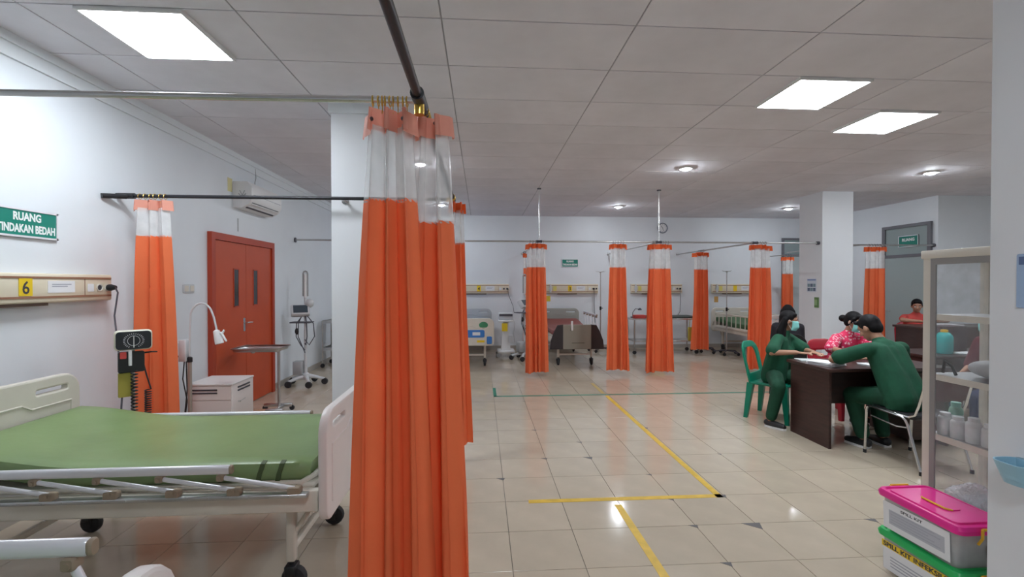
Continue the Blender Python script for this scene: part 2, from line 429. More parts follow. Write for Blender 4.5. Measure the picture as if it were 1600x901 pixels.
for x, y, l in ((-.8, 6.25, 'downlight seen through the clear top of the corner curtain'), (2.82, 6.25, 'downlight over the green floor tape'), (6.43, 6.25, 'downlight in front of the white column'),
                (-.8, 9.44, 'downlight over the bay of the blue bed'), (2.83, 9.44, 'downlight between the two ceiling rail hangers'), (6.5, 9.44, 'downlight behind the white column')): down(x, y, l)

# ================================================================== doors
d1 = struct(thing('door_1', 'orange double door with two narrow dark glass slits', 'door', (LX, 6.12, 0), 90)); del d1['category']
f = MB(); f.box(-.78, -.71, -.05, 0, 0, 2.13); f.box(.71, .78, -.05, 0, 0, 2.13); f.box(-.71, .71, -.05, 0, 2.05, 2.13); f.build('door_frame', doord_m, d1)
for s in (-1, 1):
    lf = MB().box(min(s*.003, s*.708), max(s*.003, s*.708), -.03, -.002, .01, 2.045).build('door_leaf', door_m, d1)
    cx = s*.24
    MB().box(cx-.05, cx+.05, -.034, -.029, 1.28, 1.72).build('glass_slit', dark_glass, lf)
    fr = MB()
    for q in ((cx-.06, cx-.05, 1.27, 1.73), (cx+.05, cx+.06, 1.27, 1.73), (cx-.06, cx+.06, 1.72, 1.735), (cx-.06, cx+.06, 1.265, 1.28)): fr.box(q[0], q[1], -.037, -.03, q[2], q[3])
    fr.build('slit_frame', doord_m, lf)
    if s < 0:
        h = MB().rbox(-.075, -.03, -.036, -.03, .95, 1.12, .01, 2, 'y'); h.cyl((-.05, -.03, 1.06), (-.05, -.075, 1.06), .01); h.tube([(-.05, -.075, 1.06), (.0, -.078, 1.06), (.07, -.075, 1.055)], .009); h.build('handle', chrome_m, lf, True)
d2 = struct(thing('door_2', 'grey framed doorway with a green sign on its transom', 'door', (RX, 8.5, 0), -90)); del d2['category']
f = MB(); f.box(-.52, -.45, -.04, 0, 0, 2.70); f.box(.45, .52, -.04, 0, 0, 2.70); f.box(-.45, .45, -.04, 0, 2.64, 2.70); f.box(-.45, .45, -.04, 0, 2.06, 2.12); f.build('door_frame', dframe_m, d2)
MB().box(-.45, .45, -.015, -.003, 2.12, 2.64).build('transom', teal_m, d2)
lf = MB().box(-.445, .445, -.03, -.003, .01, 2.06).build('door_leaf', mat('teal_leaf', (.36, .43, .43), .45), d2)
h = MB().cyl((-.38, -.03, 1.0), (-.38, -.07, 1.0), .01); h.tube([(-.38, -.07, 1.0), (-.28, -.07, 1.0)], .009); h.build('handle', chrome_m, lf, True)
d3 = struct(thing('door_3', 'teal grey doorway on the far wall behind the column', 'door', (7.78, FY, 0), 0)); del d3['category']
f = MB(); f.box(-.42, -.37, -.04, 0, 0, 2.67); f.box(.37, .42, -.04, 0, 0, 2.67); f.box(-.37, .37, -.04, 0, 2.62, 2.67); f.box(-.37, .37, -.04, 0, 2.22, 2.27); f.build('door_frame', dframe_m, d3)
MB().box(-.37, .37, -.015, -.003, 2.27, 2.62).build('transom', teal_m, d3); MB().box(-.37, .37, -.03, -.003, .01, 2.22).build('door_leaf', mat('pale_teal_leaf', (.55, .62, .63), .45), d3)

# ================================================================== curtain rails
RZ = 2.28
def arc_hook(c, axis): return MB()
cr = thing('curtain_rail', 'dark and chrome pipe rail frame around the green bed', 'curtain rail', (-.245, 1.87, 0))
def lc(p, base): return Vector(p)-Vector(base)
B0 = (-.245, 1.87, 0)
def pipe(p0, p1, r, m, name='rail', root=cr, base=B0, n=14): return MB().cyl(lc(p0, base), lc(p1, base), r, n=n).build(name, m, root, True)
pipe((LX, 1.87, RZ-.02), (-.26, 1.87, RZ-.005), .0125, chrome_m)
pipe((-.245, BY, RZ), (-.245, 4.07, RZ), .018, railblack_m)
pipe((LX+.12, 4.07, RZ), (-.245, 4.07, RZ), .0145, railblack_m)
pipe((LX, 4.07, RZ), (LX+.14, 4.07, RZ), .024, black_m, 'wall_socket')
pipe((LX+.01, 3.9, RZ-.03), (LX+.09, 4.05, RZ-.01), .02, black_m, 'wall_brace')
pipe((-.245, 1.80, RZ), (-.245, 1.95, RZ), .027, black_m, 'elbow')
pipe((-.245, 1.87, RZ-.06), (-.245, 1.87, RZ), .02, gold_m, 'elbow_collar')
pipe((-.245, 4.03, RZ), (-.245, 4.10, RZ), .024, black_m, 'elbow'); pipe((-.30, 4.07, RZ), (-.235, 4.07, RZ), .02, gold_m, 'elbow_collar')
b = MB().cyl(lc((-1.20, 4.2, RZ), B0), lc((-1.20, 4.07, RZ), B0), .012); b.cyl(lc((-1.20, 4.2, RZ), B0), lc((-1.20, 4.19, RZ), B0), .03); b.build('column_bracket', chrome_m, cr, True)
b = MB().cyl(lc((LX, 1.87, RZ-.02), B0), lc((LX+.012, 1.87, RZ-.02), B0), .035); b.build('wall_flange', chrome_m, cr, True)

FRY, FRZ = 7.76, 2.26
B1 = (.97, FRY, 0)
fr = thing('curtain_rail', 'long steel pipe rail hung from the ceiling along the far bays', 'curtain rail', B1)
def fp(p0, p1, r, m, name='rail'): return pipe(p0, p1, r, m, name, fr, B1, 10)
fp((LX, FRY, FRZ), (5.9, FRY, FRZ), .0145, steel_m)
for x in (.97, 3.03, 4.74):
    fp((x, FRY, FRZ), (x, FY, FRZ), .0145, steel_m); fp((x-.05, FRY, FRZ), (x+.05, FRY, FRZ), .021, dsteel_m, 'tee_joint'); fp((x, FY-.012, FRZ), (x, FY, FRZ), .035, chrome_m, 'wall_flange')
for x in (.97, 3.03):
    fp((x, FRY, FRZ), (x, FRY, CEIL), .012, chrome_m, 'ceiling_hanger'); fp((x, FRY, CEIL-.015), (x, FRY, CEIL), .035, dsteel_m, 'ceiling_flange')
fp((LX, FRY, FRZ), (LX+.015, FRY, FRZ), .04, dsteel_m, 'wall_flange'); fp((5.86, FRY, FRZ), (5.9, FRY, FRZ), .032, dsteel_m, 'column_flange')
B2 = (7.3, 7.95, 0)
r2 = thing('curtain_rail', 'steel curtain rail between the column and the grey doorway', 'curtain rail', B2)
pipe((6.46, 7.95, 2.25), (RX, 7.95, 2.25), .014, steel_m, 'rail', r2, B2, 10); pipe((RX-.015, 7.95, 2.25), (RX, 7.95, 2.25), .035, dsteel_m, 'wall_flange', r2, B2)
pipe((6.85, 7.95, 2.25), (6.85, 10.0, 2.25), .012, steel_m, 'rail', r2, B2, 8)
B3 = (7.1, 10.3, 0)
r3 = thing('curtain_rail', 'short bent curtain rail in front of the far doorway', 'curtain rail', B3)
pipe((6.85, 10.25, 2.2), (8.2, 10.25, 2.22), .013, steel_m, 'rail', r3, B3, 8); pipe((6.85, 10.25, 2.2), (6.85, FY, 2.2), .013, steel_m, 'rail', r3, B3, 8)

# ================================================================== curtains
def curtain(label, loc, ang, zt, zm, zb, wt, wb, pl, a_t, a_b, seed, nr=6, ringm=gold_m, band=pinkband_m, rail_r=.0145, rod_dir=0, rail_at=None, ring_mid=None, tees=(), ring_r=None, top_sh=0., hem=0., eyelets=0, zr=None):
    t_ = thing('privacy_curtain', label, 'curtain', (loc[0], loc[1], 0), ang, 'orange privacy curtains')
    rd = random.Random(seed); ph = rd.random()*6; amps = [.5+1.0*rd.random() for _ in range(pl+2)]; offs = [rd.uniform(-.5, .5) for _ in range(pl+2)]
    bd = [rd.uniform(-1, 1) for _ in range(4)]
    def P(s, z, grow=1.):
        t = (zt-z)/(zt-zb); wd = wt+(wb-wt)*t**.75
        a = (a_t+(a_b-a_t)*t**.8)*grow
        sw = min(max(s+.055*math.sin(2*math.pi*1.6*s+ph)*math.sin(math.pi*s), 0), 1); q = sw*pl; i = int(min(q, pl-1e-6)); fq = q-i
        am = amps[i]*(1-fq)+amps[i+1]*fq; of = offs[i]*(1-fq)+offs[i+1]*fq
        th = 2*math.pi*q+ph+of*1.2*math.sin(2.2*t+seed)+.25*math.sin(5*t+i)
        x = (s-.5)*wd+.55*a*am*math.sin(2*th+.6)*(.5+.5*t)+top_sh*(1-t)+.012*bd[0]*math.sin(4*t+bd[1])
        y = a*am*math.sin(th)+.3*a*math.sin(2*math.pi*s*1.3+bd[2]*3)*t
        return Vector((x, y, z+hem*math.sin(3*s+bd[3])*t*t))
    nu = pl*12
    MB().grid(lambda s, v: P(s, zm+(zb-zm)*v), nu, 18).build('fabric', orange_m, t_, 'full')
    MB().grid(lambda s, v: P(s, zt-.10+(zm-.012-zt+.10)*v), nu, 5).build('clear_panel', film_m, t_, 'full')
    def H(s, v):
        z = zt-.035-.085*v; p = P(s, z, 1.5); e = abs(s-.5)*2
        p.x *= 1.22; p.z -= .03*max(0, e-.6)*(1+bd[1]); return p
    MB().grid(H, nu, 3).build('header_band', band, t_, 'full')
    ring_r = ring_r or rail_r+.007
    rm = MB().torus((0, 0, 0), ring_r, .0026, 'x', 14, 5)
    rm.tube([(0, 0, -ring_r), (0, .006, -ring_r-.011), (0, .0, -ring_r-.02), (0, -.004, -ring_r-.03)], .0018, 5)
    me = rm.mesh('ring'); me.materials.append(ringm)
    for k in range(nr):
        s = (k+.5)/nr; o = link('ring', me, None, t_, True)
        a = (ring_mid if ring_mid is not None else loc[1 if rod_dir else 0]+top_sh)+(s-.5)*wt*.95+rd.uniform(-.004, .004); rt_ = rail_r
        for te in tees:                    # keep clear of the tee centre, rest on the thicker joint beside it
            if abs(a-te) < .032: a = te+(.034 if a >= te else -.034)
            if abs(a-te) < .06: rt_ = .021
        at_ = rail_at if rail_at is not None else loc[0 if rod_dir else 1]
        d = Matrix.Rotation(R(-ang), 3, 'Z') @ (Vector((at_, a, 0) if rod_dir else (a, at_, 0))-Vector((loc[0], loc[1], 0)))
        o.location = (d.x, d.y, (zt if zr is None else zr)-(ring_r-.0026-rt_)+.0004)
        o.rotation_euler = (0, 0, R(rod_dir-ang)+rd.uniform(-.2, .2))
    if eyelets:
        for k in range(eyelets):
            s = (k+.5)/eyelets; p = H(s, .45); q = H(s+.004, .45); n = Vector((-(q-p).y, (q-p).x, 0)).normalized(); n = n if n.y < 0 else -n
            MB().cyl(p-n*.004, p+n*.004, .008, n=10).build('eyelet', dsteel_m, t_, True)
    return t_
# big corner bunch: two curtains that meet at the elbow
curtain('large orange curtain bunched on the chrome rail at the elbow above green bed', (-.36, 1.87), 0, RZ-.01, 1.885, .13, .15, .34, 3, .028, .055, 3, 9, rail_r=.0125, hem=.01, eyelets=4, zr=RZ-.006)
curtain('large orange curtain bunched on the dark rail with a low clear top', (-.215, 1.98), -30, RZ, 1.81, .12, .14, .38, 3, .028, .06, 11, 5, rod_dir=90, rail_at=-.245, ring_mid=2.035, rail_r=.018, hem=.01, eyelets=3)
curtain('narrow orange curtain hanging at the far elbow of the green bed rail', (-.215, 4.0), 20, RZ, 1.90, .17, .10, .24, 3, .02, .035, 5, 5, band=orangeband_m, rail_r=.018, rod_dir=90, rail_at=-.245, ring_mid=3.95)
curtain('pale topped orange curtain bunched at the left wall behind the gauge', (LX+.285, 4.06), 0, RZ, 1.95, .15, .25, .42, 3, .025, .045, 8, 6, rail_at=4.07)
FB = dict(band=orangeband_m, ringm=dsteel_m, ring_r=.0265)
TE = dict(tees=(.97, 3.03, 4.74), **FB)
curtain('orange curtain between the blue bed and the dark ended bed', (.93, FRY), 0, FRZ, 1.83, .05, .28, .36, 4, .03, .055, 21, 6, hem=.018, **TE)
curtain('orange curtain right of the dark ended bed, left of the steel table', (2.32, FRY), 0, FRZ, 1.83, .07, .24, .38, 3, .03, .055, 22, 5, hem=.018, **TE)
curtain('orange curtain hanging under the wall clock in front of the steel table', (3.06, FRY), 4, FRZ, 1.81, .03, .33, .5, 4, .035, .06, 23, 7, hem=.018, **TE)
curtain('orange curtain in front of the green far bed beside the seated staff', (4.80, FRY), 3, FRZ, 1.83, .05, .32, .46, 4, .035, .06, 24, 6, hem=.018, **TE)
curtain('orange curtain at the wall end of the rail by the steel table', (4.74, 9.72), 12, FRZ, 1.86, .12, .30, .42, 4, .03, .05, 25, 5, rod_dir=90, hem=.018, **FB)
curtain('thin orange curtain end behind the curtain of the blue bed', (.97, 10.35), 85, FRZ, 1.90, .15, .22, .3, 3, .03, .04, 26, 4, rod_dir=90, hem=.018, **FB)
curtain('orange curtain in front of the far teal doorway', (7.02, 10.25), 0, 2.20, 1.78, .15, .26, .30, 3, .03, .04, 27, 4, rail_r=.013, zr=2.2025, hem=.018, **FB)
curtain('wide orange curtain beside the grey doorway', (7.12, 7.95), 0, 2.25, 1.83, .1, .34, .42, 4, .03, .045, 28, 6, rail_r=.014, tees=(6.85,), hem=.018, **FB)
curtain('orange curtain end tucked behind the wide curtain and the column', (6.85, 8.45), 80, 2.25, 1.8, .1, .26, .34, 3, .03, .045, 29, 4, rod_dir=90, rail_r=.012, hem=.018, **FB)
# ================================================================== hospital beds
def caster(mb_parent, x, y, parent, r=.06):
    c = MB(); c.rbox(x-.03, x+.03, y-.035, y+.035, r*1.2, r*2.1, .012, 2); c.cyl((x, y, r*2), (x, y, r*2+.05), .014)
    c.rbox(x-.026, x+.026, y-.03, y-.024, r*.6, r*1.5, .005, 1); c.rbox(x-.026, x+.026, y+.024, y+.03, r*.6, r*1.5, .005, 1)
    o = c.build('caster', grey_m if r < .055 else black_m, parent, True)
    w_ = MB().lathe([(.008, -.02), (r*.55, -.02), (r*.9, -.018), (r, -.008), (r, .008), (r*.9, .018), (r*.55, .02), (.008, .02)], (x+.012, y, r), 18, 'y')
    w_.build('wheel', rubber_m, parent, True)
def rail(root, side, W, x0, n, sp, dx, zt, zb, ext, m=alu_m):
    y = side*(W/2+.06)
    r_ = MB().rbox(x0-.06, x0+n*sp-sp+ext, y-.014, y+.014, zt-.02, zt+.022, .013, 3, 'x').build('side_rail', m, root, True)
    e = x0+n*sp-sp+ext
    MB().rbox(e-.002, e+.012, y-.014, y+.014, zt-.02, zt+.022, .013, 3, 'x').build('end_cap', brownp_m, r_, True)
    for k in range(n):
        xt = x0+k*sp; xb = xt+dx
        MB().cyl((xt, y, zt-.035), (xb, y, zb+.02), .0105, n=10).build('strut', m, r_, True)
        p = MB().rbox(xt-.016, xt+.016, y-.017, y+.017, zt-.05, zt-.018, .008, 2, 'y'); p.cyl((xt, y-.02, zt-.036), (xt, y+.02, zt-.036), .009); p.build('pivot', brownp_m, r_, True)
        p = MB().rbox(xb-.03, xb+.03, y-.018, y+.018, zb-.005, zb+.03, .008, 2, 'y'); p.cyl((xb, y-.022, zb+.02), (xb, y+.022, zb+.02), .010); p.build('pivot', brownp_m, r_, True)
    ch = MB().rbox(x0+dx-.25, x0+(n-1)*sp+dx+.06, y-.02, y+.02, zb-.02, zb, .006, 2, 'x')
    for k in range(n*3): ch.cyl((x0+dx-.2+k*.09, y-.022, zb-.01), (x0+dx-.2+k*.09, y+.022, zb-.01), .006, n=6)
    ch.build('rail_channel', steel_m, r_, True)
def board(root, name, x, W, z0, z1, m, mb2, slot=True, thick=.045):
    """moulded bed end in the yz plane at local x"""
    h = W/2+.03
    outs = [rrect(-h, h, z0, z1, rs=(.10, .10, .06, .06), n=5)]
    if slot: outs += [rrect(-h+.07, -h+.30, z1-.095, z1-.045, .02, 3), rrect(h-.30, h-.07, z1-.095, z1-.045, .02, 3)]
    me = plate(outs, thick, .012, name); me.transform(Matrix.Translation((x, 0, 0)) @ Matrix.Rotation(R(90), 4, 'Z'))
    o = link(name, me, m, root, True)
    for s in (-1, 1):       # raised moulded border line on both faces
        pl = [(-h+.06, z0+.07), (-h+.06, z1-.16), (-h+.32, z1-.16), (-h+.38, z1-.125), (h-.38, z1-.125), (h-.32, z1-.16), (h-.06, z1-.16), (h-.06, z0+.07)]
        MB().tube([(x+s*thick/2, a, b) for a, b in pl], .006, 6).build('moulded_rib', mb2, o, True)
    return o
def bed(label, loc, rz, L=1.9, W=.9, mattress=green_m, endm=(cream_m, pinkw_m), foot='plain', rails=((-1, .33, .69), (1, .33, .665)), straps=True, rise=.08, zf=.46, rail_x0=-.58, bars=False):
    t = thing('hospital_bed', label, 'bed', loc, rz)
    x0, x1 = -L/2, L/2
    f = MB()
    for s in (-1, 1): f.rbox(x0+.02, x1-.03, s*(W/2)-.02, s*(W/2)+.02, zf, zf+.105, .008, 2, 'x')
    f.box(x0+.02, x0+.06, -W/2, W/2, zf+.01, zf+.09); f.box(x1-.07, x1-.03, -W/2, W/2, zf+.01, zf+.09); f.box(-.02, .02, -W/2, W/2, zf+.01, zf+.08)
    for s in (-1, 1): f.cyl((x1-.06, s*(W/2-.13), zf+.03), (x1-.205, s*(W/2-.13), .28), .012); f.cyl((x0+.06, s*(W/2-.13), zf+.03), (x0+.205, s*(W/2-.13), .28), .012)
    f.build('frame', creamd_m, t, True)
    d = MB().rbox(x0+.06, x1-.05, -W/2+.01, W/2-.01, zf+.105, zf+.13, .02, 3)
    d.tube([(x1-.3, -W/2+.015, zf+.13), (x1-.12, -W/2+.015, zf+.13), (x1-.07, -W/2+.06, zf+.15), (x1-.06, 0, zf+.16), (x1-.07, W/2-.06, zf+.15), (x1-.12, W/2-.015, zf+.13), (x1-.3, W/2-.015, zf+.13)], .014, 8)
    d.build('deck', cream_m, t, True)
    mz = zf+.125; th = .105; nx, ny = 40, 20; mx0, mx1 = x0+.05, x1-.085; hw = W/2-.015
    def top(u, v):
        x = mx0+(mx1-mx0)*u; q = max(0, (.42-u)/.42); zr = rise*(q*q*(3-2*q))
        return x, zr
    rings = []
    for i in range(nx+1):
        u = i/nx; x, zr = top(u, 0); e = min(u, 1-u)*(mx1-mx0); ins = .03*(1-min(e/.035, 1))**2
        w2 = hw-ins; h2 = th-ins*.6; c = .028
        sec = [(-w2+c, 0), (-w2, c), (-w2-.004, h2*.5), (-w2, h2-c), (-w2+c*.35, h2-c*.3), (-w2+c, h2)]
        m_ = [(-w2+c+(2*w2-2*c)*k/10, h2-.006*math.sin(math.pi*k/10)*math.sin(u*9)) for k in range(1, 10)]
        full = sec+m_+[(-a, b) for a, b in reversed(sec)]
        rings.append([(x, a, mz+zr+b) for a, b in full])
    mt = MB().loft(rings, True).build('mattress', mattress, t, True)
    if straps:
        for xs in (x1-.31, x1-.22):
            MB().loft([[(xs+q-dx_, y_, z_), (xs+q+.022-dx_, y_, z_), (xs+q+.022-dx_, y_-.002, z_+.002), (xs+q-dx_, y_-.002, z_+.002)] for q in (0,) for dx_, y_, z_ in ((0, -hw+.03, mz+th), (0, -hw+.004, mz+th-.008), (.004, -hw-.004, mz+th-.03), (.012, -hw-.006, mz+.05), (.02, -hw-.003, mz+.012))]).build('strap', strap_m, mt, True)
    board(t, 'headboard', x0, W, zf-.02, .97, endm[0], endm[0])
    if foot == 'plain': board(t, 'footboard', x1, W, zf-.04, .93, endm[1], endm[1])
    elif foot == 'blue':
        fb = board(t, 'footboard', x1, W, zf-.04, .90, endm[1], endm[1], slot=False)
        MB().rbox(x1+.02, x1+.03, -.40, .34, .56, .70, .03, 3, 'x').build('blue_inlay', blue_m, fb, True)
        MB().ell((x1+.024, .32, .79), (.006, .085, .06)).build('green_badge', mat('badge_green', (.06, .28, .14), .4), fb, True)
        MB().ell((x1+.024, -.32, .79), (.006, .06, .03)).build('dark_badge', ink_m, fb, True)
        MB().box(x1+.0285, x1+.032, .12, .26, .60, .66).build('label_card', paper_m, fb); MB().box(x1+.022, x1+.026, .2, .34, .47, .51).build('yellow_label', ygreen, fb)
        MB().rbox(x1+.02, x1+.034, .38, .475, .44, .58, .02, 3, 'x').build('corner_bumper', blue_m, fb, True)
    elif foot == 'dark':
        fb = link('footboard', plate([rrect(-.27, .27, zf-.10, .78, .015, 3)], .04, .008), olive_m, t, True)
        fb.data.transform(Matrix.Translation((x1, 0, 0)) @ Matrix.Rotation(R(90), 4, 'Z'))
        for s in (-1, 1):
            wg = link('end_wing', plate([[(s*.27, zf-.10), (s*.50, zf-.10), (s*.485, zf+.05), (s*.42, zf+.22), (s*.36, .77), (s*.27, .78)]], .045, .01), dbrown_m, fb, True)
            wg.data.transform(Matrix.Translation((x1, 0, 0)) @ Matrix.Rotation(R(90), 4, 'Z'))
        MB().rbox(x1+.02, x1+.04, -.12, -.08, .68, .86, .01, 2).build('lock_lever', white_m, fb, True)
        MB().box(x1+.018, x1+.023, -.1, .14, .44, .455).build('name_strip', mat('olive_dark', (.15, .14, .11), .5), fb)
    # legs
    for sx in (-1, 1):
        for s in (-1, 1):
            lx = sx*(L/2-.21); ly = s*(W/2-.13)
            lg = MB().rbox(lx-.022, lx+.022, ly-.022, ly+.022, .15, zf+.02, .008, 2).build('leg', creamd_m, t, True)
            caster(None, lx, ly, lg, .062)
    for sx in (-1, 1): MB().rbox(sx*(L/2-.21)-.015, sx*(L/2-.21)+.015, -W/2+.13, W/2-.13, .19, .225, .006, 2, 'y').build('crossbar', creamd_m, t, True)
    for (side, dx, zt) in rails:
        if not bars: rail(t, side, W, rail_x0, 5, .27, dx, zt, zf+.115, .04)
        else:
            y = side*(W/2+.05); rr = MB().tube([(x0+.2, y, zf+.1), (x0+.2, y, zt-.03), (x0+.23, y, zt), (x1-.35, y, zt), (x1-.32, y, zt-.03), (x1-.32, y, zf+.1)], .016, 8).build('side_rail', creamd_m, t, True)
            for k in range(1, 9): xx = x0+.2+(L-.52)*k/9; MB().cyl((xx, y, zf+.1), (xx, y, zt), .010, n=8).build('rail_bar', creamd_m, rr, True)
            MB().rbox(x0+.18, x1-.3, y-.012, y+.012, zf+.09, zf+.13, .006, 2, 'x').build('rail_channel', creamd_m, rr, True)
    return t
bed('cream hospital bed with flat green mattress and lowered side rails', (-1.70, 2.73, 0), 0)
bed('cream hospital bed with one raised side rail in the bay before the green bed', (-1.68, .64, 0), 0, rails=((-1, .33, .69), (1, .14, .93)), rail_x0=-.36)

# ================================================================== things on the left wall
def sign_board(name, label, loc, rz, wd, ht, lines, grp=None):
    t = thing(name, label, 'sign', loc, rz)
    MB().box(-wd/2, wd/2, -.012, 0, -ht/2, ht/2).build('panel', signg_m, t)
    f = MB(); e = .012*wd/.6+.004
    for q in ((-wd/2, wd/2, ht/2-e, ht/2), (-wd/2, wd/2, -ht/2, -ht/2+e), (-wd/2, -wd/2+e, -ht/2, ht/2), (wd/2-e, wd/2, -ht/2, ht/2)): f.box(q[0], q[1], -.017, -.001, q[2], q[3])
    f.build('sign_frame', alu_m, t)
    for (s, cz, w_, h_) in lines: lettering(s, 0, cz, w_, h_, -.012, white_ink, t, bold=.035)
    return t
sign_board('wall_sign', 'large green wall sign above the numbered bed panel by the green bed', (LX, 3.293, 1.95), 90, .44, .19, (('RUANG', .042, .19, .055), ('TINDAKAN BEDAH', -.036, .395, .055)))
def head_panel(label, loc, rz, L, digit, grp='bed head service panels', mirror=False, H=.2):
    t = thing('bed_head_panel', label, 'wall panel', loc, rz, grp)
    h = H/2
    MB().rbox(-L/2, L/2, -.075, 0, -h, h, .012, 2, 'x').build('housing', panelc_m, t, True)
    MB().box(-L/2+.01, L/2-.01, -.079, -.07, h-.035, h-.022).build('brown_strip', panelb_m, t); MB().box(-L/2+.01, L/2-.01, -.079, -.07, -h+.032, -h+.046).build('brown_strip', panelb_m, t)
    MB().box(-.35, .12, -.06, -.012, -h-.02, -h+.004).build('under_lamp', mat('lamp_recess', (.12, .08, .06), .5), t)
    MB().box(L/2-.255, L/2-.25, -.0765, -.074, -h+.046, h-.035).build('seam', panelb_m, t)
    c = MB().box(-.10, -.01, -.0785, -.074, -h+.05, h-.035).build('number_card', ygreen, t)
    if digit: lettering(digit, -.055, .005, .045, .085, -.0785, ink_m, c, 'numeral', bold=.01)
    pp = MB().box(.10, .31, -.078, -.074, -h+.068, h-.05).build('paper_label', paper_m, t)
    for k in range(2): MB().box(.13, .28-.03*k, -.0785, -.078, .022-.014*k, .029-.014*k).build('printed_line', greyink_m, pp)
    MB().rbox(L/2-.23, L/2-.175, -.079, -.074, -.03, .03, .006, 2, 'y').build('switch', paper_m, t, True)
    for x in (L/2-.12, L/2-.045):
        s = MB().lathe([(.0, .074), (.03, .074), (.03, .08), (.022, .08), (.02, .074)], (x, 0, 0), 16, 'y').build('socket', cream_m, t, True)
        MB().lathe([(.0, .0742), (.02, .0742), (.02, .0765), (0, .0765)], (x, 0, 0), 14, 'y').build('socket_well', ink_m, s, True)
    return t
head_panel('cream bed head panel with number 6 behind the green bed', (LX, 3.26, 1.52), 90, 1.30, '6')
pl = thing('power_cable', 'black plug and grey cable hanging from the number 6 panel', 'cable', (LX+.1, 3.87, 1.5)); 
MB().lathe([(.0, -.025), (.024, -.025), (.026, 0), (.016, .035), (0, .035)], (0, 0, .02), 14, 'x').build('plug', black_m, pl, True)
MB().tube([(.03, 0, .02), (.05, .0, -.02), (.06, -.05, -.2), (.16, -.15, -.45), (.3, -.3, -.7), (.34, -.4, -1.2), (.3, -.42, -1.48)], .006, 6).build('cable', dsteel_m, pl, True)
sw = thing('light_switch', 'double white light switch between the orange curtain and the orange door', 'switch', (LX, 5.0, 1.5), 90)
MB().rbox(-.09, .09, -.012, 0, -.045, .045, .01, 2, 'y').build('plate', pgrey_m, sw, True)
for x in (-.045, .045): MB().rbox(x-.03, x+.03, -.017, -.01, -.03, .03, .006, 2, 'y').build('rocker', cream_m, sw, True)
tag(MB().box(LX, LX+.003, 5.76, 5.86, 2.66, 2.82).build('wall_sticker', mat('sticker', (.72, .66, .35), .6)), 'small yellow sticker on the wall beside the air conditioner', 'sticker')
ac = thing('air_conditioner', 'white split air conditioner high on the wall above the orange door', 'air conditioner', (LX, 6.3, 2.64), 90)
prof = [(0, -.16), (0, .16), (-.17, .16), (-.22, .10), (-.225, -.04), (-.19, -.11), (-.1, -.16)]
m_ = MB().loft([[(x, a, b) for a, b in prof] for x in (-.42, .42)], True).build('housing', white_m, ac, True)
MB().add([(-.37, -.205, -.09), (.37, -.205, -.09), (.37, -.12, -.155), (-.37, -.12, -.155)], [(0, 1, 2, 3)]).build('outlet', dsteel_m, ac)
fl = MB()
for k in range(2): y = -.19+.04*k; z = -.105-.028*k; fl.box(-.37, .37, y-.012, y+.012, z-.008, z-.003)
fl.build('louvre', white_m, ac)
MB().box(-.38, .38, -.228, -.222, .0, .004).build('panel_seam', greyink_m, ac)
e = MB().torus((-.4215, -.11, .03), .045, .006, 'x', 14, 5, 200, 340); e.tube([(-.4215, -.11, -.01), (-.4215, -.08, .05)], .005, 5); e.tube([(-.4215, -.11, -.01), (-.4215, -.14, .05)], .005, 5); e.build('side_emblem', grey_m, ac, True)
MB().tube([(.1, -.02, .16), (.09, -.02, .25), (.12, -.02, .32), (.11, -.015, .44)], .006, 6).build('cable', grey_m, ac, True)
tag(MB().box(LX, LX+.004, 5.98, 6.0, 2.2, 2.36).build('wall_mark', grey_m), 'thin dark mark on wall above the orange door', 'wall mark')  # thin upright grey strip on the wall

# ================================================================== equipment in the left bay
g = thing('blood_pressure_gauge', 'black dial blood pressure gauge on a stand with coiled tubes', 'medical gauge', (-2.46, 3.45, 0), 40)
b = MB()
for k in range(5): a = R(72*k+20); b.cyl((0, 0, .09), (.2*math.cos(a), .2*math.sin(a), .06), .014, .011)
b.build('base', steel_m, g, True)
for k in range(5): a = R(72*k+20); MB().lathe([(.004, -.012), (.025, -.012), (.028, 0), (.025, .012), (.004, .012)], (.2*math.cos(a), .2*math.sin(a), .03), 12, 'y').build('caster', rubber_m, g, True)
MB().cyl((0, .02, .08), (0, .02, 1.12), .012).build('pole', steel_m, g, True)
d = MB().rbox(-.105, .105, -.05, 0, 1.085, 1.225, .025, 4, 'y').build('dial_case', mat('case_cream', (.68, .67, .55), .4), g, True)
MB().rbox(-.097, .097, -.057, -.049, 1.093, 1.217, .022, 4, 'y').build('dial_face', mat('dial_face', (.02, .025, .03), .3), d, True)
tk = MB()
for k in range(25):
    a = R(-60+300*k/24); r0, r1 = .043, .053
    tk.tube([(-r0*math.cos(a)*1.1, -.0585, 1.152+r0*math.sin(a)), (-r1*math.cos(a)*1.1, -.0585, 1.152+r1*math.sin(a))], .0015, 4)
tk.torus((0, -.058, 1.152), .034, .0014, 'y', 22, 4); tk.build('scale', pgrey_m, d)
MB().cyl((0, -.06, 1.105), (0, -.06, 1.185), .003, .002, 6).build('needle', white_m, d)
k_ = MB().rbox(-.085, .06, -.05, .0, .93, 1.075, .01, 2, 'y'); k_.tube([(.06, -.03, 1.06), (.10, -.05, 1.065), (.13, -.03, 1.06), (.1, -.0, 1.06)], .006, 6); k_.build('cuff_basket', black_m, g, True)
MB().tube([(-.02, -.055, 1.085), (-.02, -.055, .98)], .01, 8).build('white_valve', white_m, g, True); MB().rbox(-.075, -.04, -.055, -.04, 1.03, 1.075, .004, 1, 'y').build('red_tag', coral_m, g)
MB().rbox(-.085, .0, -.035, -.02, .76, .93, .006, 2, 'y').build('yellow_pouch', lime_m, g, True)
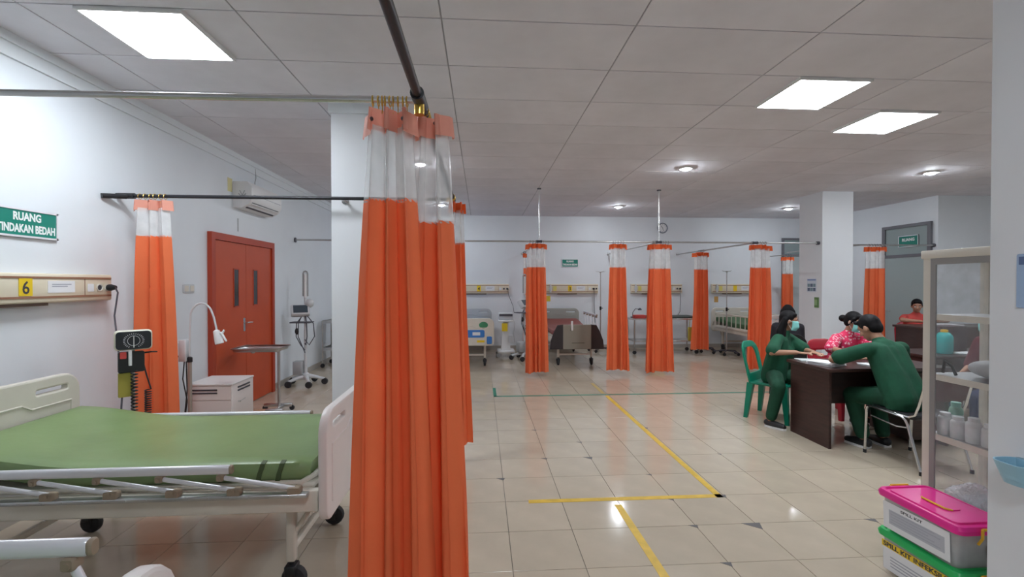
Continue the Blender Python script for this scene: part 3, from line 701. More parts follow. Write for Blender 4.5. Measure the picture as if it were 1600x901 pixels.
for x, z0, z1 in ((-.0, .94, .45), (.075, .80, .45)):
    pts = [(x+.018*math.cos(i*.9), -.065+.018*math.sin(i*.9), z0+(z1-z0)*i/150) for i in range(151)]
    if x > .05: pts = [(.055, -.03, .98), (.07, -.05, .9)]+pts
    MB().tube(pts, .005, 5).build('coiled_tube', black_m, g, True)
l = thing('examination_lamp', 'gooseneck examination lamp on a stand beside the bedside cabinet', 'lamp', (-2.60, 4.32, 0), 0)
MB().cyl((0, 0, .06), (0, 0, .86), .017).build('pole', mat('beige_steel', (.42, .38, .33), .35, .5), l, True); MB().lathe([(.022, .85), (.022, .89), (.01, .90)], n=12).build('collar', black_m, l, True)
b = MB()
for k in range(4): a = R(90*k+45); b.cyl((0, 0, .07), (.22*math.cos(a), .22*math.sin(a), .04), .015, .012); b.ell((.22*math.cos(a), .22*math.sin(a), .025), (.025, .025, .025))
b.build('base', grey_m, l, True)
MB().rbox(-.075, -.012, -.04, .04, .86, 1.05, .008, 2).build('control_box', pgrey_m, l, True); MB().cyl((-.075, 0, .90), (-.10, 0, .90), .008).build('knob', black_m, l, True)
pts = [(0.0, 0, .88), (.005, 0, 1.10), (.01, 0, 1.22)]+[(.105-.095*math.cos(R(a)), 0, 1.25+.125*math.sin(R(a))) for a in range(0, 181, 15)][1:-2]+[(.21, 0, 1.25), (.235, -.01, 1.16), (.24, -.01, 1.12)]
MB().tube(pts, .0085, 8).build('gooseneck', pgrey_m, l, True)
hd = MB().lathe([(.012, .07), (.026, .06), (.032, .0), (.036, -.055), (.03, -.06), (.0, -.055)], (0, 0, 0), 16).xf(Matrix.Translation((.25, -.01, 1.07)) @ Matrix.Rotation(R(-14), 4, 'Y')).build('lamp_head', white_m, l, True)
MB().cap((.28, -.015, 1.11), (.325, -.02, 1.04), .012, .009).cap((.285, -.01, 1.10), (.30, -.01, 1.13), .009).build('handle', white_m, hd, True)
MB().tube([(-.045, .0, .86), (-.06, 0, .7), (-.03, .01, .5), (-.05, 0, .3), (-.02, .02, .1)], .005, 6).tube([(-.03, .0, .86), (-.035, .02, .6), (-.055, .02, .4), (-.02, .03, .12)], .005, 6).build('cable', black_m, l, True)
c = thing('bedside_cabinet', 'cream bedside cabinet with slotted vents left of the orange door', 'cabinet', (-2.54, 4.72, 0), 0)
MB().rbox(-.205, .205, -.2, .2, .06, .60, .01, 2).build('body', mat('cabinet_cream', (.74, .66, .63), .4), c, True)
MB().rbox(-.21, .21, -.21, .205, .595, .612, .008, 2).build('top', mat('cabinet_top', (.80, .77, .76), .35), c, True)
MB().box(-.195, .195, -.208, -.199, .46, .585).build('drawer', mat('cabinet_cream', (0, 0, 0)), c); MB().box(-.195, .195, -.208, -.199, .08, .45).build('door', mat('cabinet_cream', (0, 0, 0)), c)
for k in range(2):
    MB().rbox(-.19, .07, -.212, -.205, .545-.028*k, .56-.028*k, .004, 1, 'y').build('vent_slot', dsteel_m, c); MB().rbox(.2, .212, -.11, .12, .55-.03*k, .565-.03*k, .004, 1, 'x').build('vent_slot', dsteel_m, c)
MB().cyl((.205, -.1, .42), (.225, -.1, .42), .008).tube([(.222, -.1, .42), (.222, .0, .43)], .004, 5).build('hook', chrome_m, c, True)
for sx in (-1, 1):
    for sy in (-1, 1): MB().lathe([(.004, -.012), (.025, -.012), (.029, 0), (.025, .012), (.004, .012)], (sx*.16, sy*.15, .03), 12, 'y').cyl((sx*.16, sy*.15, .03), (sx*.16, sy*.15, .065), .008).build('caster', rubber_m, c, True)
m = thing('instrument_stand', 'stainless tray stand in front of the orange double door', 'tray stand', (-2.62, 5.72, 0), 0)
tr = []
for (sx_, sy_, z) in ((.26, .17, .792), (.275, .185, .80), (.275, .185, .793), (.255, .165, .775), (.25, .16, .755), (.235, .145, .752)):
    tr.append([(sx_*a, sy_*b_, z) for a, b_ in rrect(-1, 1, -1, 1, .12, 3)])
mb = MB(); mb.loft([tr[0], tr[1], tr[2], tr[3], tr[4], tr[5]], False); mb.add(tr[5], [tuple(range(len(tr[5])))]); mb.add([(x*.95, y*.95, .763) for x, y, z in tr[5]], [tuple(range(len(tr[5])))])
mb.build('tray', steel_m, m, True)
MB().cyl((.2, .0, .06), (.2, 0, .74), .016).cyl((.2, 0, .74), (-.1, 0, .745), .011).ell((-.1, 0, .735), (.025, .025, .018)).build('post', steel_m, m, True)
MB().rbox(-.03, .30, -.15, -.11, .045, .085, .008, 2, 'x').rbox(-.03, .30, .11, .15, .045, .085, .008, 2, 'x').rbox(.18, .22, -.15, .15, .045, .08, .008, 2, 'y').build('base', steel_m, m, True)
for x in (-.02, .3):
    for y in (-.13, .13): MB().lathe([(.004, -.013), (.028, -.013), (.032, 0), (.028, .013), (.004, .013)], (x, y, .032), 12, 'y').build('caster', rubber_m, m, True)
tag(MB().rbox(-2.66, -2.44, 5.30, 5.42, 0, .13, .012, 2).build('cardboard_box', mat('cardboard', (.42, .24, .15), .7, var=.1)), 'small brown cardboard box under the tray stand', 'box')
def monitor_stand(label, loc, rz):
    v = thing('monitor_stand', label, 'medical stand', loc, rz, 'rolling monitor stands')
    b = MB(); 
    for k in range(5): a = R(72*k+10); b.tube([(0, 0, .14), (.12*math.cos(a), .12*math.sin(a), .125), (.27*math.cos(a), .27*math.sin(a), .085)], [.03, .028, .02], 8)
    b.lathe([(.0, .09), (.06, .09), (.055, .17), (.03, .19)], n=16); b.build('base', pgrey_m, v, True)
    for k in range(5):
        a = R(72*k+10); MB().lathe([(.006, -.022), (.045, -.022), (.05, -.008), (.05, .008), (.045, .022), (.006, .022)], (.27*math.cos(a), .27*math.sin(a), .05), 14, 'y').build('caster', rubber_m, v, True)
    MB().cyl((0, 0, .15), (0, 0, .85), .024).cyl((0, 0, .85), (0, 0, 1.45), .02).build('pole', pgrey_m, v, True)
    MB().rbox(-.17, -.03, -.08, .06, .17, .37, .015, 2).build('battery_box', grey_m, v, True)
    mn = MB().rbox(-.13, .13, -.05, .04, -.09, .09, .02, 3, 'y').xf(Matrix.Translation((-.06, -.05, 1.14)) @ Matrix.Rotation(R(25), 4, 'Z') @ Matrix.Rotation(R(-35), 4, 'X')).build('monitor', pgrey_m, v, True)
    MB().box(-.10, .10, -.056, -.049, -.065, .065).xf(Matrix.Translation((-.06, -.05, 1.14)) @ Matrix.Rotation(R(25), 4, 'Z') @ Matrix.Rotation(R(-35), 4, 'X')).build('screen', mat('screen_dark', (.06, .08, .10), .2), mn)
    MB().rbox(-.20, .10, -.12, .1, .955, .972, .02, 3).build('tray', dsteel_m, v, True)
    MB().ell((.05, .02, 1.25), (.07, .06, .07)).build('clamp', pgrey_m, v, True)
    tp = MB().tube([(-.035, 0, 1.36), (-.035, 0, 1.70), (-.025, 0, 1.73), (0, 0, 1.742), (.025, 0, 1.73), (.035, 0, 1.70), (.035, 0, 1.36)], .012, 8).build('top_frame', grey_m, v, True)
    MB().cyl((0, 0, 1.34), (0, 0, 1.70), .022).build('lamp_tube', white_m, tp, True)
    for s, q in ((-1, .04), (1, .07), (-.6, .09), (.4, .05)): MB().tube([(s*.03, -.05, 1.08), (s*q*2, -.07, .95), (s*q*2.2, -.06, .75), (s*q, -.05, .62), (0, -.03, .6+.1*s)], .0075, 6).build('cable', dsteel_m, v, True)
    MB().ell((-.1, -.08, .83), (.03, .02, .05)).build('probe', black_m, v, True)
    return v
monitor_stand('white rolling monitor stand with hanging cables near the orange door', (-2.68, 7.28, 0), 0)
monitor_stand('white rolling monitor stand behind the curtain beside the blue bed', (.88, 9.44, 0), 30)
def trolley(label, loc, rz, L=.7, W=.45, H=.85):
    t = thing('steel_trolley', label, 'trolley', loc, rz)
    for sx in (-1, 1):
        for sy in (-1, 1):
            x, y = sx*L/2, sy*W/2; lg = MB().cyl((x, y, .08), (x, y, H+.03), .0125).build('leg', steel_m, t, True)
            MB().lathe([(.006, -.018), (.036, -.018), (.04, 0), (.036, .018), (.006, .018)], (x, y, .04), 12, 'y').cyl((x, y, .05), (x, y, .09), .012).build('caster', rubber_m, lg, True)
    for z in (.34, H):
        MB().rbox(-L/2, L/2, -W/2, W/2, z-.012, z, .01, 2).box(-L/2, L/2, -W/2-.004, -W/2, z-.02, z+.03).box(-L/2, L/2, W/2, W/2+.004, z-.02, z+.03).box(-L/2-.004, -L/2, -W/2, W/2, z-.02, z+.03).box(L/2, L/2+.004, -W/2, W/2, z-.02, z+.03).build('shelf', steel_m, t)
    return t
trolley('stainless trolley beside the white column and monitor stand', (-2.62, 9.0, 0), 0, .6, .5, .84)
tag(MB().rbox(-2.78, -2.5, 8.9, 9.15, .345, .60, .015, 2).build('equipment_case', dsteel_m), 'dark case on the lower shelf of the stainless trolley', 'case')
# ================================================================== far bays
sign_board('wall_sign', 'small green sign on the far wall above the panel with number 3', (2.11, FY, 2.04), 0, .40, .19, (('RUANG', .042, .17, .045), ('TINDAKAN BEDAH', -.035, .345, .045)))
sign_board('wall_sign', 'green sign on the transom of the grey framed doorway', (RX-.016, 8.44, 2.37), -90, .42, .22, (('RUANG', .03, .26, .06),))
ck = thing('wall_clock', 'round grey rimmed wall clock on the far wall', 'clock', (4.36, FY, 2.89), 0)
MB().lathe([(.0, 0), (.125, 0), (.13, .02), (.12, .04), (.10, .035), (.10, .02), (0, .02)], (0, 0, 0), 28, 'y').build('rim', mat('clock_rim', (.22, .25, .30), .4), ck, True)
MB().lathe([(0, .021), (.10, .021), (.10, .024), (0, .024)], (0, 0, 0), 24, 'y').build('face', paper_m, ck)
hm = MB()
for k in range(12): a = R(30*k); hm.tube([(.078*math.sin(a), -.026, .078*math.cos(a)), (.092*math.sin(a), -.026, .092*math.cos(a))], .003, 4)
hm.build('hour_mark', ink_m, ck)
MB().tube([(0, -.028, 0), (-.035, -.028, .045)], .005, 5).build('hand', ink_m, ck); MB().tube([(0, -.029, 0), (.02, -.029, -.075)], .004, 5).build('hand', ink_m, ck)
p_ = [(.0, 1.30, '4', 'cream bed head panel with number 4 behind the blue bed'), (2.15, 1.25, '3', 'cream bed head panel with number 3 behind the dark ended bed'), (4.2, 1.25, None, 'cream bed head panel above the stainless table'), (6.2, 1.25, None, 'cream bed head panel above the green far bed')]
for x, L_, dg_, lb in p_:
    hp = head_panel(lb, (x, FY, 1.43), 0, L_, dg_, H=.22)
    if x > .5:      # gas outlet and flow meter at the panel's left end
        MB().cyl((-L_/2+.1, -.075, .0), (-L_/2+.1, -.12, 0), .03).cyl((-L_/2+.1, -.11, -.09), (-L_/2+.1, -.11, .1), .022).build('flow_meter', pgrey_m, hp, True)
        MB().box(-L_/2+.17, -L_/2+.25, -.079, -.074, -.05, .06).build('yellow_tag', mat('tag_yellow', (.75, .66, .18), .5), hp)
for x, pts, lb in ((.62, [(0, 0, 0), (.02, -.02, -.15), (.12, -.04, -.4), (.14, -.1, -.55)], 'grey cable hanging from the number 4 panel'), (4.77, [(0, 0, 0), (.0, -.03, -.3), (-.03, -.06, -.55), (-.1, -.1, -.62)], 'black cable hanging from the panel above the stainless table'), (2.67, [(0, 0, 0), (.0, -.02, -.4), (.02, -.02, -.8)], 'thin grey cable hanging from the number 3 panel')):
    cb = thing('power_cable', lb, 'cable', (x, FY-.09, 1.43)); MB().ell((0, 0, 0), (.022, .022, .022)).build('plug', black_m, cb, True); MB().tube(pts, .006, 6).build('cable', dsteel_m, cb, True)
tag(MB().box(5.66, 5.76, FY-.004, FY, 1.10, 1.24).build('wall_card', mat('card_ochre', (.55, .32, .10), .6)), 'small ochre card on the far wall below the last panel', 'card')
tag(MB().box(1.54, 1.64, FY-.004, FY, 1.13, 1.26).build('wall_card', mat('card_yellow', (.72, .55, .05), .6)), 'small yellow card on the far wall left of the number 3 panel', 'card')
bed('blue and cream hospital bed under the number 4 panel', (-.28, 9.62, 0), -90, L=2.1, W=.95, mattress=mat('blue_vinyl', (.06, .2, .5), .45), endm=(mat('bed_grey', (.48, .50, .50), .4), cream_m), foot='blue', rails=(), straps=False)
bed('hospital bed with dark winged foot end and maroon mattress', (1.78, 9.62, 0), -90, L=2.15, W=.9, mattress=mat('maroon_vinyl', (.25, .06, .05), .45), endm=(mat('bed_sage', (.36, .38, .35), .4), cream_m), foot='dark', rails=((-1, .1, .90), (1, .12, .92)), straps=False, zf=.44)
bed('cream hospital bed with barred side rails and green mattress on far wall', (5.95, 9.62, 0), -90, L=2.1, W=.92, mattress=mat('dark_green_vinyl', (.05, .13, .05), .5, bump=.3, bscale=9), rails=((-1, .1, .86), (1, .1, .86)), straps=False, bars=True)
e = thing('rolling_cart', 'white rolling monitor cart beside the blue bed', 'medical cart', (.52, 9.9, 0), 0)
MB().rbox(-.19, .19, -.2, .2, .09, .14, .04, 3).build('base', white_m, e, True)
for sx in (-1, 1):
    for sy in (-1, 1): MB().lathe([(.006, -.02), (.045, -.02), (.05, 0), (.045, .02), (.006, .02)], (sx*.16, sy*.17, .05), 12, 'y').build('caster', grey_m, e, True)
MB().loft([[(-.10, -.09, .13), (.10, -.09, .13), (.10, .09, .13), (-.10, .09, .13)], [(-.06, -.06, .75), (.06, -.06, .75), (.06, .06, .75), (-.06, .06, .75)]]).build('column', white_m, e, True)
MB().rbox(-.16, .16, -.16, .16, .74, .78, .02, 3).build('shelf', white_m, e, True)
dv = MB().rbox(-.15, .15, -.10, .12, .78, .93, .02, 3, 'x').build('device', pgrey_m, e, True)
MB().box(-.14, .14, -.107, -.098, .86, .91).build('device_screen', dsteel_m, dv); MB().box(-.09, .03, -.175, -.165, .55, .72).build('yellow_card', ygreen, e)
MB().tube([(.15, 0, .8), (.2, -.05, .7), (.17, -.03, .5), (.19, 0, .3)], .008, 6).build('cable', pgrey_m, e, True); MB().box(.06, .14, -.12, -.04, .3, .46).build('side_pocket', pgrey_m, e)
def iv_pole(label, loc, top=1.82):
    t = thing('iv_pole', label, 'drip stand', loc, 17, 'drip stands')
    b_ = MB()
    for k in range(5): a = R(72*k); b_.cyl((0, 0, .1), (.26*math.cos(a), .26*math.sin(a), .07), .014, .012)
    b_.build('base', dsteel_m, t, True)
    for k in range(5): a = R(72*k); MB().lathe([(.005, -.015), (.032, -.015), (.036, 0), (.032, .015), (.005, .015)], (.26*math.cos(a), .26*math.sin(a), .036), 12, 'y').build('caster', rubber_m, t, True)
    MB().cyl((0, 0, .08), (0, 0, .98), .013).cyl((0, 0, .98), (0, 0, top), .009).build('pole', steel_m, t, True)
    MB().cyl((0, 0, .95), (0, 0, 1.03), .022).cyl((.0, 0, .99), (.06, 0, .99), .01).build('clamp', black_m, t, True)
    h_ = MB().lathe([(.0, top-.02), (.02, top-.02), (.03, top), (0, top+.01)], n=10)
    for s in ((1, 0), (-1, 0), (0, 1), (0, -1)): h_.tube([(0, 0, top), (s[0]*.1, s[1]*.1, top), (s[0]*.125, s[1]*.125, top+.02)], .004, 5)
    h_.build('hooks', steel_m, t, True)
    return t
iv_pole('drip stand beside the dark winged bed', (2.72, 10.45, 0)); iv_pole('drip stand right of the curtain at the stainless table', (5.08, 10.3, 0)); iv_pole('drip stand at the head of the barred green bed', (5.35, 9.8, 0))
# stainless table in the third bay
st = thing('steel_table', 'long stainless treatment table under the far bed head panel', 'table', (4.05, 10.2, 0), 0)
for sx in (-1, 1):
    for sy in (-1, 1):
        lg = MB().cyl((sx*.70, sy*.24, .08), (sx*.70, sy*.24, .76), .016).build('leg', steel_m, st, True)
        MB().lathe([(.006, -.018), (.04, -.018), (.044, 0), (.04, .018), (.006, .018)], (sx*.70, sy*.24, .044), 12, 'y').cyl((sx*.7, sy*.24, .05), (sx*.7, sy*.24, .1), .012).build('caster', rubber_m, lg, True)
MB().rbox(-.76, .76, -.29, .29, .755, .785, .02, 3).build('table_top', steel_m, st, True)
MB().rbox(-.70, .70, -.24, .24, .27, .30, .02, 3).build('lower_shelf', steel_m, st, True)
MB().rbox(-.4, .72, -.26, .26, .785, .83, .03, 3).build('table_pad', mat('pad_dark', (.05, .07, .06), .5), st, True)
tag(MB().rbox(3.36, 3.62, 9.98, 10.14, .785, .86, .02, 3).build('instrument_box', coral_m), 'small red instrument box on the left end of the stainless table', 'box')
it = thing('desk_lamp', 'small dark clamp lamp at the left end of stainless table', 'lamp', (3.42, 10.3, .785), 0)
MB().lathe([(0, 0), (.05, 0), (.045, .02), (0, .025)], n=14).build('base', dsteel_m, it, True); MB().tube([(0, 0, .02), (0, -.02, .12), (.05, -.04, .2), (.14, -.05, .19)], .008, 6).build('arm', dsteel_m, it, True); MB().lathe([(.015, .03), (.04, .0), (.042, -.02)], (.15, -.05, .19), 12).build('shade', dsteel_m, it, True)
tb = thing('waste_bin', 'white waste bin with a yellow liner under the stainless table', 'bin', (3.78, 9.75, 0), 0)
MB().lathe([(.0, 0), (.11, 0), (.14, .38), (.145, .40), (.13, .40), (.12, .1)], n=18).build('bin_body', white_m, tb, True); MB().lathe([(.132, .34), (.152, .36), (.155, .42), (.17, .50), (.13, .58), (.06, .62), (0, .60)], n=14).build('liner', ygreen, tb, True)
hb = MB().rbox(4.52, 4.68, 9.86, 9.905, .30, .60, .02, 3, 'y').tube([(4.55, 9.885, .58), (4.57, 9.895, .77), (4.63, 9.895, .77), (4.65, 9.885, .58)], .006, 6); tag(hb.build('yellow_bag', lime_m, None, True), 'yellow bag hanging on the front of the stainless table', 'bag')
# dark counter at the right with a person behind it
ct = thing('counter', 'dark brown counter in front of the grey framed doorway', 'counter', (7.72, 7.0, 0), 0)
MB().box(-.86, .80, -.25, -.22, 0, .84).build('front_panel', wood_m, ct); MB().box(-.86, -.83, -.22, .25, 0, .84).build('side_panel', wood_m, ct); MB().box(.77, .80, -.22, .25, 0, .84).build('side_panel', wood_m, ct); MB().rbox(-.90, .84, -.29, .28, .84, .875, .008, 2).build('counter_top', wood_m, ct, True)
tag(MB().rbox(7.25, 7.6, 6.82, 7.08, .875, .90, .006, 2).build('paper_stack', paper_m), 'stack of papers on the dark counter', 'papers')

# posters on the column
ps = thing('wall_poster', 'blue infographic poster on the left face of the white column', 'poster', (5.9, 7.93, 1.52), -90)
MB().box(-.115, .115, -.004, 0, -.12, .12).build('sheet', mat('poster_pale', (.62, .68, .76), .6), ps); MB().box(-.105, .105, -.0055, -.004, .085, .11).build('title_bar', mat('poster_blue', (.22, .30, .55), .6), ps)
for i in range(3):
    for j in range(2): MB().box(-.10+.07*i, -.04+.07*i, -.0055, -.004, -.10+.075*j, -.045+.075*j).build('picture', mat('pic%d' % ((i+j) % 2), ((.12, .16, .24), (.2, .3, .34))[(i+j) % 2], .6), ps)
gs = thing('wall_notice', 'small green notice below the blue poster on the column', 'notice', (5.9, 7.80, 1.22), -90)
MB().box(-.05, .05, -.012, 0, -.09, .09).build('backing', mat('notice_green', (.12, .24, .08), .5), gs); MB().box(-.045, .02, -.0135, -.012, -.05, .05).build('print', mat('notice_pale', (.30, .45, .22), .5), gs)
np_ = thing('hanging_folder', 'blue paper folder pinned on the wide white column', 'folder', (2.0, 1.485, 1.56), -90)
MB().rbox(-.12, .06, -.008, 0, -.10, .10, .006, 2, 'y').build('cover', bluepap_m, np_, True); MB().box(-.11, .05, -.0095, -.008, .06, .09).build('title_bar', mat('folder_dark', (.10, .16, .32), .5), np_)
ds = thing('sanitiser_holder', 'pale blue plastic holder on the wide white column', 'holder', (2.0, 1.545, .875), -90)
MB().loft([[(a*.9, -.05+b*.9, -.05) for a, b in rrect(-.045, .045, -.045, .045, .03, 4)], [(a*1.15, -.058+b*1.15, .0) for a, b in rrect(-.045, .045, -.045, .045, .03, 4)], [(a*1.3, -.062+b*1.3, .03) for a, b in rrect(-.045, .045, -.045, .045, .03, 4)], [(a*1.2, -.062+b*1.2, .03) for a, b in rrect(-.045, .045, -.045, .045, .03, 4)], [(a, -.055+b, -.03) for a, b in rrect(-.045, .045, -.045, .045, .03, 4)]]).build('cup', bluep_m, ds, True)
MB().box(-.05, .05, -.02, 0, -.05, .03).build('back_plate', bluep_m, ds)
# ================================================================== desks
dk = thing('office_desk', 'dark brown office desk where the staff in green sit', 'desk', (3.85, 4.40, 0), 0)
MB().box(-.60, -.575, -.27, .27, 0, .725).build('side_panel', wood_m, dk); MB().box(.575, .60, -.27, .27, 0, .725).build('side_panel', wood_m, dk)
MB().box(-.575, .575, .20, .22, .30, .725).build('modesty_panel', wood_m, dk)
MB().rbox(-.63, .63, -.30, .30, .725, .755, .006, 2).build('desk_top', wood_m, dk, True)
pd_ = MB().box(.22, .575, -.25, .2, .06, .72).build('drawer_pedestal', wood_m, dk)
for k in range(3):
    z = .10+.205*k; dw = MB().box(.235, .565, -.265, -.25, z, z+.19).build('drawer', wood_m, pd_); MB().tube([(.36, -.265, z+.1), (.36, -.285, z+.1), (.44, -.285, z+.1), (.44, -.265, z+.1)], .005, 6).build('handle', chrome_m, dw, True)
d2_ = thing('office_desk', 'second dark desk beyond the glass cabinet with a teal jug', 'desk', (5.55, 5.05, 0), 0)
MB().box(-.60, -.575, -.27, .27, 0, .725).build('side_panel', wood_m, d2_); MB().box(.575, .60, -.27, .27, 0, .725).build('side_panel', wood_m, d2_); MB().box(-.575, .575, -.2, -.18, .15, .725).build('modesty_panel', wood_m, d2_); MB().rbox(-.63, .63, -.30, .30, .725, .755, .006, 2).build('desk_top', wood_m, d2_, True)
def stack(label, x, y, z, w_, d_, n, rz, m=paper_m):
    t = thing('paper_stack', label, 'papers', (x, y, z), rz); rr = random.Random(n)
    for k in range(n):
        o = MB().box(-w_/2, w_/2, -d_/2, d_/2, .004*k, .004*k+.0036).build('sheet', m, t); o.location = (rr.uniform(-.01, .01), rr.uniform(-.01, .01), 0); o.rotation_euler = (0, 0, rr.uniform(-.08, .08))
    return t
stack('thick stack of white papers on the near edge of the dark desk', 3.38, 4.34, .755, .20, .25, 8, 24)
stack('thin paper sheets under the hands of the woman in green', 3.38, 4.58, .755, .2, .13, 3, -8, mat('paper_grey', (.55, .60, .60), .6))
stack('small paper pile between the arms of the man in green', 3.76, 4.27, .755, .11, .15, 4, 5)
ph_ = thing('mobile_phone', 'black phone lying on the desk before the woman in pink', 'phone', (4.09, 4.52, .755), 0)
MB().rbox(-.036, .036, -.075, .075, 0, .009, .008, 3).build('phone_body', black_m, ph_, True); MB().box(-.032, .032, -.068, .068, .0088, .0098).build('screen', dark_glass, ph_)
jg = thing('jug', 'teal jug with a yellow cap on the second dark desk', 'jug', (5.27, 4.95, .755), 0)
MB().lathe([(0, 0), (.068, 0), (.078, .015), (.08, .16), (.076, .20), (.05, .235), (.03, .245)], n=20).build('jug_body', tealj_m, jg, True); MB().lathe([(.034, .24), (.034, .27), (0, .275)], n=14).build('cap', yclip_m, jg, True)
tag(MB().rbox(5.38, 5.72, 5.10, 5.30, .755, 1.05, .01, 2).build('document_box', mat('box_dark', (.06, .035, .04), .6)), 'dark document box behind the teal jug on second desk', 'box')
stack('crumpled white papers beside the teal jug', 5.46, 4.88, .755, .2, .14, 5, 12)

# ================================================================== chairs
def plastic_chair(label, loc, rz, m):
    """moulded stacking chair, facing local +x"""
    t = thing('plastic_chair', label, 'chair', loc, rz)
    pr = rrect(-.20, .21, -.21, .21, .06, 4)
    MB().loft([[(a, b, .395) for a, b in pr], [(a*1.03, b*1.03, .41) for a, b in pr], [(a*1.0, b*1.0, .425) for a, b in pr], [(a*.85, b*.85, .416) for a, b in pr]]).build('seat', m, t, True)
    for sx in (-1, 1):
        for sy in (-1, 1):
            x, y = sx*.175, sy*.175
            MB().loft([[(x*1.25+a, y*1.2+b, 0) for a, b in ((-.02, -.02), (.02, -.02), (.02, .02), (-.02, .02))], [(x+a, y+b, .408) for a, b in ((-.034, -.034), (.034, -.034), (.034, .034), (-.034, .034))]]).build('leg', m, t, True)
    ou = rrect(-.215, .215, .40, .86, rs=(.14, .14, .02, .02), n=5); ho = [rrect(-.165, .165, .50, .80, rs=(.10, .10, .03, .03), n=4)] if m is gplast_m else [rrect(-.10, .10, .66, .74, .03, 3)]
    me = plate([ou]+ho, .022, .006, 'backrest'); me.transform(Matrix.Rotation(R(90), 4, 'Z'))
    for v in me.vertices:
        q = (v.co.z-.40)/.46; v.co.x += -.185-.11*q+.25*(v.co.y**2)*(1+.5*q)
    link('backrest', me, m, t, True)
    return t
plastic_chair('green plastic chair under the woman in green', (3.37, 5.15, 0), -52, gplast_m)
plastic_chair('red plastic chair under the woman in pink', (4.24, 5.22, 0), -82, rplast_m)
plastic_chair('black plastic chair hidden behind the woman in green', (4.37, 6.34, 0), 56, black_m)
plastic_chair('red plastic chair behind the dark counter', (7.55, 7.62, 0), -120, rplast_m)
def chrome_chair(label, loc, rz):
    """tubular chair, facing local +x"""
    t = thing('metal_chair', label, 'chair', loc, rz)
    for s in (-1, 1):
        y = s*.23
        MB().tube([(.26, y, .012), (.245, y, .40), (.235, y, .43), (.205, y, .445), (-.10, y, .43), (-.13, y, .41), (-.15, y, .38), (-.27, y, .012)], .011, 8).build('leg', chrome_m, t, True)
        MB().tube([(.2, y*.98, .36), (-.05, y*.98, .335), (-.135, y*.98, .35)], .007, 6).build('side_brace', chrome_m, t, True)
        MB().tube([(.05, y*.93, .44), (-.15, y*.93, .44), (-.20, y*.93, .47), (-.23, y*.93, .55), (-.31, y*.9, .86)], .011, 8).build('back_post', chrome_m, t, True)
        for q in (.26, -.27): MB().lathe([(.014, 0), (.014, .03), (.011, .032)], (q, y, 0), 10).build('foot_cap', rubber_m, t, True)
    MB().rbox(-.19, .22, -.215, .215, .42, .458, .035, 4).build('seat', black_m, t, True)
    MB().rbox(-.015, .015, -.2, .2, .60, .86, .03, 4, 'x').xf(Matrix.Translation((-.08, 0, 0)) @ Matrix.Rotation(R(-14), 4, 'Y')).build('backrest', mat('maroon_vinyl_pad', (.08, .012, .02), .5), t, True)
    MB().tube([(-.29, -.21, .80), (-.315, 0, .80), (-.29, .21, .80)], .009, 6).build('cross_tube', chrome_m, t, True)
    return t
chrome_chair('chrome tube chair under the man in green', (3.76, 3.78, 0), 92)
chrome_chair('chrome tube chair under the person in jeans beyond the cabinet', (5.20, 4.22, 0), 178)

